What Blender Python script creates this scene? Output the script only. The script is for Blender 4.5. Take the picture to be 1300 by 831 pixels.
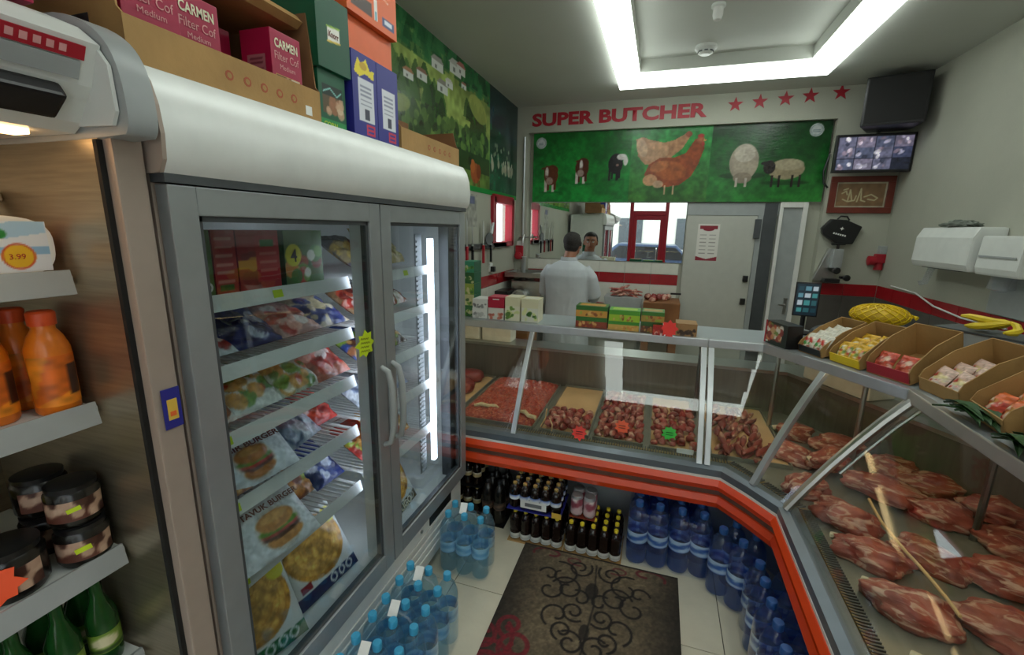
import bpy, bmesh, math, random
import numpy as np
from mathutils import Vector, Matrix, noise
random.seed(7); np.random.seed(7)
for o in list(bpy.data.objects): bpy.data.objects.remove(o, do_unlink=True)
SC = bpy.context.scene
COL = SC.collection
PI = math.pi
def R(d): return math.radians(d)

# ---------------------------------------------------------------- camera, sky, exposure
YAW, PITCH, ROLL, FOC, EYE = R(17.8), R(12.4), R(1.06), 570.0, 1.65
_f = Vector((-math.sin(YAW)*math.cos(PITCH), math.cos(YAW)*math.cos(PITCH), -math.sin(PITCH)))
_r = Vector((math.cos(YAW), math.sin(YAW), 0)); _u = _r.cross(_f)
_rr = _r*math.cos(ROLL)+_u*math.sin(ROLL); _uu = _u*math.cos(ROLL)-_r*math.sin(ROLL)
cd = bpy.data.cameras.new('camera'); cam = bpy.data.objects.new('camera', cd); COL.objects.link(cam)
cd.sensor_fit = 'HORIZONTAL'; cd.sensor_width = 36; cd.lens = FOC/1300*36; cd.clip_start = .02; cd.clip_end = 200
mw = Matrix((_rr, _uu, -_f)).transposed().to_4x4(); mw.translation = (0, 0, EYE); cam.matrix_world = mw
SC.camera = cam
W = bpy.data.worlds.new('sky'); SC.world = W; W.use_nodes = True
bg = W.node_tree.nodes['Background']; bg.inputs[0].default_value = (.86, .93, 1, 1); bg.inputs[1].default_value = 5.0
VS = SC.view_settings; VS.view_transform = 'Standard'; VS.look = 'None'; VS.gamma = 1; VS.use_curve_mapping = False
VS.exposure = -0.20
SC.cycles.transparent_max_bounces = 24
LAMP_POWER, FREEZER_POWER, COUNTER_POWER, CHILLER_POWER = 6.5, 8.0, 6.0, 9.0

# ---------------------------------------------------------------- materials
def lin(h):
    if isinstance(h, str):
        h = h.lstrip('#'); c = [int(h[i:i+2], 16)/255 for i in (0, 2, 4)]
    else: c = h
    return tuple((v/12.92 if v <= .04045 else ((v+.055)/1.055)**2.4) for v in c)
MATS = {}
def mat(name, hx, rough=.5, metal=0, var=.10, scale=14, bump=0, bscale=60, emit=0, spec=.5, hx2=None, stretch=None):
    """principled material whose colour drifts with object-space noise"""
    if name in MATS: return MATS[name]
    m = bpy.data.materials.new(name); m.use_nodes = True; nt = m.node_tree; N = nt.nodes; L = nt.links
    b = N['Principled BSDF']; c = lin(hx)
    tc = N.new('ShaderNodeTexCoord'); no = N.new('ShaderNodeTexNoise'); no.inputs['Scale'].default_value = scale; no.inputs['Detail'].default_value = 5
    src = tc.outputs['Object']
    if stretch:
        mp = N.new('ShaderNodeMapping'); mp.inputs['Scale'].default_value = stretch; L.new(src, mp.inputs[0]); src = mp.outputs[0]
    L.new(src, no.inputs['Vector'])
    rmp = N.new('ShaderNodeMix'); rmp.data_type = 'RGBA'
    c2 = lin(hx2) if hx2 else tuple(min(1, v*(1+var)) for v in c)
    c1 = c if hx2 else tuple(v*(1-var) for v in c)
    rmp.inputs[6].default_value = (*c1, 1); rmp.inputs[7].default_value = (*c2, 1)
    mr = N.new('ShaderNodeMapRange'); mr.inputs[1].default_value = .32; mr.inputs[2].default_value = .68
    L.new(no.outputs[0], mr.inputs[0]); L.new(mr.outputs[0], rmp.inputs[0]); L.new(rmp.outputs[2], b.inputs['Base Color'])
    b.inputs['Roughness'].default_value = rough; b.inputs['Metallic'].default_value = metal; b.inputs['Specular IOR Level'].default_value = spec
    if bump:
        n2 = N.new('ShaderNodeTexNoise'); n2.inputs['Scale'].default_value = bscale; n2.inputs['Detail'].default_value = 4; L.new(src, n2.inputs['Vector'])
        bp = N.new('ShaderNodeBump'); bp.inputs['Strength'].default_value = bump; bp.inputs['Distance'].default_value = .01
        L.new(n2.outputs[0], bp.inputs['Height']); L.new(bp.outputs[0], b.inputs['Normal'])
    if emit:
        b.inputs['Emission Color'].default_value = (*c, 1); b.inputs['Emission Strength'].default_value = emit
    MATS[name] = m; return m
def clear(name, tint, ior=1.45, rough=0.0, haze=0, hazecol=(1, 1, 1), refl=1.0):
    """thin sheet: tinted see-through layer plus fresnel mirror, optional milky haze"""
    m = bpy.data.materials.new(name); m.use_nodes = True; nt = m.node_tree; N = nt.nodes; L = nt.links
    N.remove(N['Principled BSDF']); out = N['Material Output']
    t = N.new('ShaderNodeBsdfTransparent'); t.inputs[0].default_value = (*tint, 1)
    g = N.new('ShaderNodeBsdfGlossy'); g.inputs['Roughness'].default_value = rough; g.inputs[0].default_value = (refl, refl, refl, 1)
    ge = N.new('ShaderNodeNewGeometry'); dp = N.new('ShaderNodeVectorMath'); dp.operation = 'DOT_PRODUCT'; L.new(ge.outputs['Normal'], dp.inputs[0]); L.new(ge.outputs['Incoming'], dp.inputs[1])
    def mth(op, a, b_=None):
        n_ = N.new('ShaderNodeMath'); n_.operation = op
        for i_, q_ in enumerate((a, b_)):
            if q_ is None: continue
            if isinstance(q_, (int, float)): n_.inputs[i_].default_value = q_
            else: L.new(q_, n_.inputs[i_])
        return n_.outputs[0]
    r0 = ((ior-1)/(ior+1))**2; om = mth('SUBTRACT', 1.0, mth('ABSOLUTE', dp.outputs['Value']))
    fres = mth('ADD', mth('MULTIPLY', mth('POWER', om, 5.0), 1-r0), r0)      # Schlick reflectance, same from both sides
    mx = N.new('ShaderNodeMixShader'); L.new(fres, mx.inputs[0])
    body = t
    if haze:
        d = N.new('ShaderNodeBsdfDiffuse'); d.inputs[0].default_value = (*hazecol, 1)
        tl = N.new('ShaderNodeBsdfTranslucent'); tl.inputs[0].default_value = (*hazecol, 1)
        ad = N.new('ShaderNodeMixShader'); ad.inputs[0].default_value = .5; L.new(d.outputs[0], ad.inputs[1]); L.new(tl.outputs[0], ad.inputs[2])
        no = N.new('ShaderNodeTexNoise'); no.inputs['Scale'].default_value = 25
        mm = N.new('ShaderNodeMath'); mm.operation = 'MULTIPLY'; mm.inputs[1].default_value = haze*2; L.new(no.outputs[0], mm.inputs[0])
        hz = N.new('ShaderNodeMixShader'); L.new(mm.outputs[0], hz.inputs[0])
        L.new(t.outputs[0], hz.inputs[1]); L.new(ad.outputs[0], hz.inputs[2]); body = hz
    L.new(body.outputs[0], mx.inputs[1]); L.new(g.outputs[0], mx.inputs[2]); L.new(mx.outputs[0], out.inputs[0])
    MATS[name] = m; return m
def print_mat(name, rough, emit=0, bump=0):
    m = bpy.data.materials.new(name); m.use_nodes = True; nt = m.node_tree; b = nt.nodes['Principled BSDF']
    a = nt.nodes.new('ShaderNodeAttribute'); a.attribute_name = 'Col'
    nt.links.new(a.outputs['Color'], b.inputs['Base Color']); b.inputs['Roughness'].default_value = rough
    if emit:
        nt.links.new(a.outputs['Color'], b.inputs['Emission Color']); b.inputs['Emission Strength'].default_value = emit
    if bump:
        n2 = nt.nodes.new('ShaderNodeTexNoise'); n2.inputs['Scale'].default_value = 45; n2.inputs['Detail'].default_value = 3
        bp = nt.nodes.new('ShaderNodeBump'); bp.inputs['Strength'].default_value = bump; bp.inputs['Distance'].default_value = .01
        nt.links.new(n2.outputs[0], bp.inputs['Height']); nt.links.new(bp.outputs[0], b.inputs['Normal'])
    MATS[name] = m; return m
def meat_mat(name, red, dark, fat, fatamt=.56, scale=9, veins=1.0):
    m = bpy.data.materials.new(name); m.use_nodes = True; nt = m.node_tree; N = nt.nodes; L = nt.links; b = N['Principled BSDF']
    tc = N.new('ShaderNodeTexCoord'); oi = N.new('ShaderNodeObjectInfo')
    va = N.new('ShaderNodeVectorMath'); va.operation = 'MULTIPLY_ADD'
    va.inputs[1].default_value = (1, 1, 1); L.new(tc.outputs['Object'], va.inputs[0])
    cb = N.new('ShaderNodeCombineXYZ'); ml = N.new('ShaderNodeMath'); ml.operation = 'MULTIPLY'; ml.inputs[1].default_value = 9
    L.new(oi.outputs['Random'], ml.inputs[0]); L.new(ml.outputs[0], cb.inputs[0]); L.new(ml.outputs[0], cb.inputs[2]); L.new(cb.outputs[0], va.inputs[2])
    n1 = N.new('ShaderNodeTexNoise'); n1.inputs['Scale'].default_value = scale; n1.inputs['Detail'].default_value = 6; L.new(va.outputs[0], n1.inputs['Vector'])
    mp = N.new('ShaderNodeMapping'); mp.inputs['Scale'].default_value = (.8, 1.7, 1.2); L.new(va.outputs[0], mp.inputs[0])
    n2 = N.new('ShaderNodeTexNoise'); n2.inputs['Scale'].default_value = scale*1.3; n2.inputs['Detail'].default_value = 7; n2.inputs['Distortion'].default_value = .7; L.new(mp.outputs[0], n2.inputs['Vector'])
    a = N.new('ShaderNodeMix'); a.data_type = 'RGBA'; a.inputs[6].default_value = (*lin(dark), 1); a.inputs[7].default_value = (*lin(red), 1)
    r1 = N.new('ShaderNodeMapRange'); r1.inputs[1].default_value = .35; r1.inputs[2].default_value = .65; L.new(n1.outputs[0], r1.inputs[0]); L.new(r1.outputs[0], a.inputs[0])
    r2 = N.new('ShaderNodeMapRange'); r2.inputs[1].default_value = fatamt; r2.inputs[2].default_value = fatamt+.09; r2.inputs[4].default_value = .85*veins; L.new(n2.outputs[0], r2.inputs[0])
    f = N.new('ShaderNodeMix'); f.data_type = 'RGBA'; f.inputs[7].default_value = (*lin(fat), 1); L.new(a.outputs[2], f.inputs[6]); L.new(r2.outputs[0], f.inputs[0])
    L.new(f.outputs[2], b.inputs['Base Color']); b.inputs['Roughness'].default_value = .38
    bp = N.new('ShaderNodeBump'); bp.inputs['Strength'].default_value = .5; bp.inputs['Distance'].default_value = .01; L.new(n2.outputs[0], bp.inputs['Height']); L.new(bp.outputs[0], b.inputs['Normal'])
    MATS[name] = m; return m

mat('wall_paint', '#acad9f', .65, var=.04, scale=3, bump=.15, bscale=90)
mat('ceiling_paint', '#c6c9c1', .7, var=.03, scale=2)
mat('white_tile', '#d8d8cc', .2, var=.04); mat('red_tile', '#9c1a22', .25, var=.1); mat('grout', '#8f8c82', .8)
mat('dark_tile', '#54514d', .3, var=.1); mat('floor_tile', '#c9c3ae', .25, var=.07, scale=6, bump=.05); mat('floor_grout', '#4f4a42', .9)
mat('white_panel', '#dcdfdb', .35, var=.03); mat('grey_panel', '#9ea3a3', .35, var=.05); mat('steel', '#b9bbb8', .28, 1, var=.06, scale=5, stretch=(1, 14, 1))
mat('rear_steel', '#77736c', .4, .6, var=.12, scale=4, stretch=(12, 12, 1)); mat('ledge_top', '#aab2b6', .35, .2, var=.03); mat('door_white', '#b9bab1', .45, var=.03); mat('cap_navy', '#24508c', .4); mat('sill', '#6b747c', .35, .5, var=.06); mat('brushed', '#aa9f8a', .34, .85, var=.12, scale=4, stretch=(2, 2, 40)); mat('alu', '#c3c7c9', .32, .8, var=.05)
mat('header_silver', '#e6e9e6', .34, .15, var=.03); mat('frame_grey', '#a2a7a9', .35, .55, var=.05); mat('dark_grey', '#4b4f52', .4, .2)
mat('beige_panel', '#a8988c', .42, .2, var=.05); mat('black_plastic', '#141416', .35, var=.2); mat('black_rubber', '#0d0d0d', .7)
mat('orange_trim', '#e0481a', .3, var=.08, scale=5); mat('brown_trim', '#6d5145', .45); mat('white_lip', '#e2e2de', .3, var=.03)
mat('grille', '#8f7c4a', .5, var=.25, scale=80); mat('kraft', '#a8834f', .75, var=.1, scale=10, bump=.1); mat('kraft_dark', '#7f5a38', .8, var=.1)
mat('kraft_print', '#a5563c', .8); mat('magenta_box', '#a51540', .4, var=.08); mat('green_box', '#12563a', .4, var=.08); mat('blue_box', '#2b2d86', .4, var=.08)
mat('orange_box', '#e2662f', .45, var=.05); mat('white_paper', '#e6e6e2', .6, var=.03); mat('red_ink', '#a8192b', .45, var=.05); mat('black_ink', '#15161a', .6)
mat('white_ink', '#efefea', .5, var=.02); mat('gold_ink', '#d8b24a', .4); mat('blue_ink', '#1f3f9a', .5); mat('grey_ink', '#6d6f70', .6)
mat('neon_yellow', '#c6dd1e', .5, var=.04); mat('neon_orange', '#ff5a2c', .5, var=.04); mat('neon_red', '#f4382e', .5, var=.05); mat('neon_green', '#27c437', .5, var=.05)
mat('meat_paper', '#d2ad7c', .6, var=.08, scale=8); mat('meat_tray', '#8a8a80', .35, .4); mat('fat', '#dcc59a', .45, var=.12, scale=30, bump=.3); mat('bone', '#d9c8a6', .5, var=.1)
meat_mat('beef', '#a8362c', '#6f1d1b', '#d9a98c', .58, 10); meat_mat('lamb', '#9a4236', '#6a2622', '#d0a58c', .53, 7); meat_mat('lamb_big', '#b4604f', '#86382e', '#dcb8a2', .515, 1.7, .8); meat_mat('dark_meat', '#8e2620', '#621614', '#b5604c', .62, 8)
meat_mat('mince', '#b8452f', '#8d2a20', '#d88a68', .54, 60); meat_mat('pale_meat', '#b8695a', '#8c3f38', '#dcb8a2', .5, 12)
mat('strand', '#d7b07a', .6); mat('red_frame', '#a01228', .4, var=.06); mat('wood', '#8a5a33', .55, var=.2, scale=5, stretch=(1, 8, 1)); mat('mahogany', '#6d2a1c', .4, var=.15)
mat('coat', '#c6ccd1', .8, var=.03, bump=.25, bscale=14); mat('skin', '#a9735a', .5, var=.08); mat('hair', '#2c2826', .7, var=.4, scale=90, bump=.5, bscale=200); mat('trousers', '#23262d', .8)
mat('banana', '#d8bd25', .5, var=.12, scale=20); mat('net_yellow', '#e8c712', .5, var=.08); mat('lemon', '#dcb838', .5, var=.15, bump=.2); mat('foam', '#d8d4c4', .6)
mat('bottle_cap_blue', '#3f9fc8', .4); mat('cap_yellow', '#d8c22c', .4); mat('cap_gold', '#b59a5a', .4, .3); mat('cola', '#1a0f0c', .15, var=.3)
mat('orange_drink', '#e0761a', .3, var=.12, scale=25); mat('cap_orange', '#d8501e', .4); mat('dark_jar', '#161310', .25, var=.4); mat('jar_label', '#5c3226', .45, var=.3, scale=30)
mat('green_glass', '#1c4a1f', .12, var=.3); mat('leaf_green', '#2b4f24', .6, var=.3, scale=30); mat('lime', '#a8c83a', .5); mat('pink', '#d89a9a', .5); mat('cream', '#e5dfc2', .5)
mat('pavement', '#b5b1a8', .8); mat('asphalt', '#77777a', .85); mat('facade', '#d5d0c4', .8); mat('car_paint', '#3d4a63', .3, .3)
mat('lamp', '#f0f8f2', .5, var=0, emit=LAMP_POWER); mat('freezer_led_and_fill', '#e9eeff', .5, var=0, emit=FREEZER_POWER); mat('counter_led', '#ffd9a0', .5, var=0, emit=COUNTER_POWER); mat('chiller_led', '#ffc98a', .5, var=0, emit=CHILLER_POWER)
clear('glass', (.93, .96, .95)); clear('door_glass', (.80, .85, .86), 1.5); clear('film', (.93, .96, 1), 1.4, .08, .03)
clear('water_plastic', (.74, .88, .94), 1.42, .03, .10, (.50, .74, .86)); clear('water_deep', (.46, .60, .86), 1.42, .03, .12, (.25, .38, .66))
clear('clear_bag', (.9, .92, .95), 1.4, .1, .15, (.8, .85, .9))
mm = bpy.data.materials.new('mirror'); mm.use_nodes = True; b = mm.node_tree.nodes['Principled BSDF']
b.inputs['Base Color'].default_value = (.86, .9, .88, 1); b.inputs['Metallic'].default_value = 1; b.inputs['Roughness'].default_value = .01; MATS['mirror'] = mm
print_mat('print', .45); print_mat('print_gloss', .25, bump=.12); print_mat('print_cloth', .95); print_mat('screen', .2, emit=.8)

# ---------------------------------------------------------------- mesh helpers
class MB:
    def __init__(s): s.v = []; s.f = []
    def add(s, vs, fs):
        n = len(s.v); s.v += [tuple(q) for q in vs]; s.f += [tuple(i+n for i in f) for f in fs]; return s
    def box(s, x0, x1, y0, y1, z0, z1):
        return s.add([(x, y, z) for x in (x0, x1) for y in (y0, y1) for z in (z0, z1)],
            [(0, 1, 3, 2), (4, 6, 7, 5), (0, 4, 5, 1), (2, 3, 7, 6), (0, 2, 6, 4), (1, 5, 7, 3)])
    def obox(s, c, ax, ay, az, hx, hy, hz):
        c = Vector(c); ax, ay, az = Vector(ax)*hx, Vector(ay)*hy, Vector(az)*hz
        return s.add([c+ax*i+ay*j+az*k for i in (-1, 1) for j in (-1, 1) for k in (-1, 1)],
            [(0, 1, 3, 2), (4, 6, 7, 5), (0, 4, 5, 1), (2, 3, 7, 6), (0, 2, 6, 4), (1, 5, 7, 3)])
    def prism(s, pts, o, u, v, w):
        """closed polygon pts in the u,v frame at o, swept by w"""
        o, u, v, w = map(Vector, (o, u, v, w)); n = len(pts)
        a = [o+u*p[0]+v*p[1] for p in pts]; b2 = [p+w for p in a]
        return s.add(a+b2, [tuple(range(n))[::-1], tuple(range(n, 2*n))]+[(i, (i+1) % n, n+(i+1) % n, n+i) for i in range(n)])
    def lathe(s, prof, c=(0, 0, 0), n=14, axis='z', sq=None):
        c = Vector(c); vs = []; fs = []
        for r, z in prof:
            for i in range(n):
                a = 2*PI*i/n; x, y = r*math.cos(a), r*math.sin(a)
                if sq: x *= sq[0]; y *= sq[1]
                p = (x, y, z) if axis == 'z' else (x, z, y) if axis == 'y' else (z, x, y)
                vs.append(c+Vector(p))
        m = len(prof)
        for j in range(m-1):
            for i in range(n): fs.append((j*n+i, j*n+(i+1) % n, (j+1)*n+(i+1) % n, (j+1)*n+i))
        fs.append(tuple(range(n))[::-1]); fs.append(tuple(range((m-1)*n, m*n)))
        return s.add(vs, fs)
    def tube(s, path, r, n=8, caps=True):
        path = [Vector(p) for p in path]; m = len(path); rs = r if isinstance(r, (list, tuple)) else [r]*m
        vs = []; fs = []; up = None
        for k, p in enumerate(path):
            t = (path[min(k+1, m-1)]-path[max(k-1, 0)]).normalized()
            if up is None: up = t.orthogonal().normalized()
            up = (up-t*up.dot(t)).normalized(); bn = t.cross(up)
            for i in range(n):
                a = 2*PI*i/n; vs.append(p+(up*math.cos(a)+bn*math.sin(a))*rs[k])
        for j in range(m-1):
            for i in range(n): fs.append((j*n+i, j*n+(i+1) % n, (j+1)*n+(i+1) % n, (j+1)*n+i))
        if caps: fs.append(tuple(range(n))[::-1]); fs.append(tuple(range((m-1)*n, m*n)))
        return s.add(vs, fs)
    def ball(s, c, rx, ry, rz, n=14, m=9, rot=None):
        vs = []; fs = []; c = Vector(c)
        for j in range(1, m):
            t = PI*j/m
            for i in range(n):
                a = 2*PI*i/n; p = Vector((rx*math.sin(t)*math.cos(a), ry*math.sin(t)*math.sin(a), rz*math.cos(t)))
                if rot: p = rot @ p
                vs.append(c+p)
        top, bot = Vector((0, 0, rz)), Vector((0, 0, -rz))
        if rot: top, bot = rot @ top, rot @ bot
        vs += [c+top, c+bot]; T, B = len(vs)-2, len(vs)-1
        for j in range(m-2):
            for i in range(n): fs.append((j*n+i, (j+1)*n+i, (j+1)*n+(i+1) % n, j*n+(i+1) % n))
        for i in range(n): fs.append((T, i, (i+1) % n)); fs.append((B, (m-2)*n+(i+1) % n, (m-2)*n+i))
        return s.add(vs, fs)
    def mesh(s, name, m, bevel=0, smooth=False, fix=True):
        me = bpy.data.meshes.new(name); me.from_pydata(s.v, [], s.f)
        if bevel or fix:
            bm = bmesh.new(); bm.from_mesh(me)
            if fix: bmesh.ops.recalc_face_normals(bm, faces=bm.faces[:])
            if bevel: bmesh.ops.bevel(bm, geom=[e for e in bm.edges if len(e.link_faces) == 2 and e.calc_face_angle(0) > .5], offset=bevel, segments=2, affect='EDGES', profile=.7)
            bm.to_mesh(me); bm.free()
        me.materials.append(MATS[m])
        if smooth:
            for p in me.polygons: p.use_smooth = True
            me.set_sharp_from_angle(angle=R(42))
        return me
    def build(s, name, m, parent=None, bevel=0, smooth=False, loc=None, rz=0):
        return link(name, s.mesh(name, m, bevel, smooth), parent, loc, rz)
def link(name, me, parent=None, loc=None, rz=0):
    o = bpy.data.objects.new(name, me); COL.objects.link(o)
    if parent: o.parent = parent
    if loc: o.location = loc
    if rz: o.rotation_euler.z = rz
    return o
def thing(name, label, cat, loc=(0, 0, 0), rz=0, group=None, rot=None):
    o = bpy.data.objects.new(name, None); COL.objects.link(o); o.empty_display_size = .05
    o.location = loc; o.rotation_euler = rot if rot else (0, 0, rz)
    return tag(o, label, cat, group)
def tag(o, label, cat, group=None):
    o['label'] = label; o['category'] = cat
    if group: o['group'] = group
    return o
def struct(o): o['kind'] = 'structure'; return o
def dup(o, loc=None, rz=None, label=None, group=None, parent=None, rot=None):
    c = o.copy(); COL.objects.link(c); c.parent = parent
    if loc is not None: c.location = loc
    if rz is not None: c.rotation_euler.z = rz
    if rot is not None: c.rotation_euler = rot
    if label: c['label'] = label
    if group: c['group'] = group
    for ch in list(o.children): dup(ch, parent=c)
    return c
def text(s, size, o, u, v, m, parent=None, name='lettering', bold=0, width=None, align='LEFT', ext=.0006, struct_=False, shear=0):
    cu = bpy.data.curves.new('t', 'FONT'); cu.body = s; cu.size = size; cu.offset = bold; cu.align_x = align; cu.resolution_u = 3; cu.shear = shear
    ob = bpy.data.objects.new('t', cu); COL.objects.link(ob)
    me = bpy.data.meshes.new_from_object(ob); bpy.data.objects.remove(ob); bpy.data.curves.remove(cu)
    me.name = name; o, u, v = Vector(o), Vector(u).normalized(), Vector(v).normalized(); w = u.cross(v)
    xs = [q.co.x for q in me.vertices]
    if not xs: return None
    k = width/(max(xs)-min(xs)) if width else 1
    x0 = min(xs) if align == 'LEFT' else 0
    for q in me.vertices: q.co = o+u*((q.co.x-x0)*k)+v*q.co.y+w*(q.co.z+ext)
    me.materials.clear(); me.materials.append(MATS[m])
    return link(name, me, parent)

# ---------------------------------------------------------------- printed pictures: colour stored on a fine grid mesh
def vnoise(h, w, cells, seed=0):
    rs = np.random.RandomState(seed); gh, gw = max(2, int(cells*h/max(h, w))+2), max(2, int(cells*w/max(h, w))+2)
    g = rs.rand(gh+1, gw+1); y = np.linspace(0, gh-1.001, h); x = np.linspace(0, gw-1.001, w)
    yi, xi = y.astype(int), x.astype(int); fy, fx = (y-yi)[:, None], (x-xi)[None, :]
    fy = fy*fy*(3-2*fy); fx = fx*fx*(3-2*fx)
    a = g[yi][:, xi]; b_ = g[yi][:, xi+1]; c = g[yi+1][:, xi]; d = g[yi+1][:, xi+1]
    return (a*(1-fx)+b_*fx)*(1-fy)+(c*(1-fx)+d*fx)*fy
def chaikin(pts, n=2):
    """round the corners of a closed outline"""
    for _ in range(n):
        q = []
        for i in range(len(pts)):
            (ax_, ay_), (bx_, by_) = pts[i], pts[(i+1) % len(pts)]; q += [(ax_*.75+bx_*.25, ay_*.75+by_*.25), (ax_*.25+bx_*.75, ay_*.25+by_*.75)]
        pts = q
    return pts
class Pic:
    """picture in metres, y up; colours are sRGB"""
    def __init__(s, Wm, Hm, px, base):
        s.W, s.H = Wm, Hm; s.w, s.h = max(2, int(round(Wm*px))), max(2, int(round(Hm*px)))
        s.X, s.Y = np.meshgrid(np.linspace(0, Wm, s.w), np.linspace(0, Hm, s.h)); s.e = .7/px
        s.a = np.zeros((s.h, s.w, 3)); s.a[:] = s.c(base)
    def c(s, h): return np.array([int(h.lstrip('#')[i:i+2], 16)/255 for i in (0, 2, 4)]) if isinstance(h, str) else np.array(h)
    def put(s, m, col, al=1): m = np.clip(m, 0, 1)[..., None]*al; s.a = s.a*(1-m)+s.c(col)*m; return s
    def rect(s, x0, y0, x1, y1, col, al=1): return s.put(((s.X >= x0) & (s.X <= x1) & (s.Y >= y0) & (s.Y <= y1))*1., col, al)
    def ell(s, cx, cy, rx, ry, col, rot=0, al=1):
        c, n = math.cos(rot), math.sin(rot); dx, dy = s.X-cx, s.Y-cy; u = (dx*c+dy*n)/rx; v = (-dx*n+dy*c)/ry
        d = np.sqrt(u*u+v*v); return s.put((1-d)*min(rx, ry)/s.e+.5, col, al)
    def ring(s, cx, cy, r, wd, col, a0=0, a1=2*PI, al=1, ex=1):
        dx, dy = s.X-cx, (s.Y-cy)/ex; d = np.abs(np.hypot(dx, dy)-r); an = (np.arctan2(dy, dx)-a0) % (2*PI)
        return s.put(((wd/2-d)/s.e+.5)*(an <= (a1-a0)), col, al)
    def line(s, pts, wd, col, al=1):
        m = np.zeros_like(s.X)
        for (x0, y0), (x1, y1) in zip(pts, pts[1:]):
            dx, dy = x1-x0, y1-y0; L2 = dx*dx+dy*dy+1e-12; t = np.clip(((s.X-x0)*dx+(s.Y-y0)*dy)/L2, 0, 1)
            m = np.maximum(m, np.clip((wd/2-np.hypot(s.X-x0-t*dx, s.Y-y0-t*dy))/s.e+.5, 0, 1))
        return s.put(m, col, al)
    def poly(s, pts, col, al=1):
        ins = np.zeros(s.X.shape, bool); n = len(pts)
        for i in range(n):
            (x0, y0), (x1, y1) = pts[i], pts[(i+1) % n]
            if y0 == y1: continue
            ins ^= ((s.Y > min(y0, y1)) & (s.Y <= max(y0, y1)) & (s.X < x0+(s.Y-y0)*(x1-x0)/(y1-y0)))
        return s.put(ins*1., col, al)
    def noise(s, cells, amp, seed=0, region=None):
        n = (vnoise(s.h, s.w, cells, seed)-.5)*2*amp
        if region is not None: n = n*region
        s.a = np.clip(s.a*(1+n[..., None]), 0, 1); return s
    def blobs(s, x0, y0, x1, y1, n, r, cols, seed=0, asp=1.0):
        rr = random.Random(seed)
        for i in range(n):
            q = r*rr.uniform(.6, 1.4); s.ell(rr.uniform(x0, x1), rr.uniform(y0, y1), q, q*asp, rr.choice(cols), rr.uniform(0, 3), .85)
        return s
    def attr(s, me, rep=1):
        a = np.clip(s.a.reshape(-1, 3), 0, 1); l = np.where(a <= .04045, a/12.92, ((a+.055)/1.055)**2.4)
        l = np.concatenate([l]*rep); at = me.color_attributes.new('Col', 'FLOAT_COLOR', 'POINT')
        at.data.foreach_set('color', np.concatenate([l, np.ones((len(l), 1))], 1).ravel().astype(np.float32))
def grid_faces(h, w, off=0, flip=False):
    i = np.arange(h*w).reshape(h, w)+off; f = np.stack([i[:-1, :-1], i[:-1, 1:], i[1:, 1:], i[1:, :-1]], -1).reshape(-1, 4)
    return f[:, ::-1] if flip else f
def np_mesh(name, v, f, m, smooth=False):
    me = bpy.data.meshes.new(name); v = np.asarray(v, np.float32); f = np.asarray(f, np.int32)
    me.vertices.add(len(v)); me.vertices.foreach_set('co', v.ravel()); me.loops.add(f.size); me.loops.foreach_set('vertex_index', f.ravel())
    me.polygons.add(len(f)); me.polygons.foreach_set('loop_start', np.arange(len(f), dtype=np.int32)*4); me.update(calc_edges=True); me.validate()
    me.materials.append(MATS[m])
    if smooth: me.polygons.foreach_set('use_smooth', [True]*len(f))
    return me
def panel_mesh(pic, o, u, v, m='print', name='print'):
    o, u, v = (np.array(q, float) for q in (o, u, v)); u /= np.linalg.norm(u); v /= np.linalg.norm(v)
    P = o+pic.X[..., None]*u+pic.Y[..., None]*v
    me = np_mesh(name, P.reshape(-1, 3), grid_faces(pic.h, pic.w), m); pic.attr(me); return me
def panel(pic, o, u, v, m='print', name='print', parent=None): return link(name, panel_mesh(pic, o, u, v, m, name), parent)
def pillow_mesh(pic, T, m='print_gloss', wr=.006, seed=0, name='bag'):
    """filled bag lying flat: printed top and bottom, origin at its middle, bottom at z=0"""
    U, V = pic.X/pic.W*2-1, pic.Y/pic.H*2-1
    t = T/2*(np.clip(1-np.abs(U)**3.2, 0, 1)**.6)*(np.clip(1-np.abs(V)**3.2, 0, 1)**.6)
    n = (vnoise(pic.h, pic.w, 7, seed)-.5)*2*wr+(vnoise(pic.h, pic.w, 14, seed+9)-.5)*wr
    e = np.minimum(1, 6*t/T); z = T/2+t+n*e; zb = T/2-t
    x, y = pic.X-pic.W/2, pic.Y-pic.H/2
    v = np.concatenate([np.stack([x, y, z], -1).reshape(-1, 3), np.stack([x, y, zb], -1).reshape(-1, 3)])
    f = np.concatenate([grid_faces(pic.h, pic.w), grid_faces(pic.h, pic.w, pic.h*pic.w, True)])
    me = np_mesh(name, v, f, m, True); pic.attr(me, 2); return me

# ================================================================ THE ROOM
XL, XR, YB, YF, ZC = -1.55, 1.9, 4.98, -1.0, 2.9
# floor: grout slab with single tiles on it
fl = struct(MB().box(XL-.1, XR+.1, YF-.1, YB+.1, -.12, -.004).build('floor', 'floor_grout'))
TS = .5925; tile_me = MB().box(.002, TS-.002, .002, TS-.002, -.004, 0).mesh('tile', 'floor_tile')
ix = [-.8025+TS*i for i in range(-1, 4)]; iy = [1.667+TS*j for j in range(-4, 5)]
for x in ix:
    for y in iy: link('tile', tile_me, fl, (x, y, 0))
# ceiling with the raised tray inside the lamp ring
LX0, LX1, LY0, LY1 = -.45, 1.12, .35, 4.36; IX0, IX1, IY0, IY1 = -.27, .94, .52, 4.10
c = MB()
c.box(XL-.1, IX0, YF-.1, YB+.2, ZC, ZC+.2).box(IX1, XR+.1, YF-.1, YB+.2, ZC, ZC+.2).box(IX0, IX1, YF-.1, IY0, ZC, ZC+.2).box(IX0, IX1, IY1, YB+.2, ZC, ZC+.2).box(IX0, IX1, IY0, IY1, ZC+.09, ZC+.2)
struct(c.build('ceiling', 'ceiling_paint'))
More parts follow.
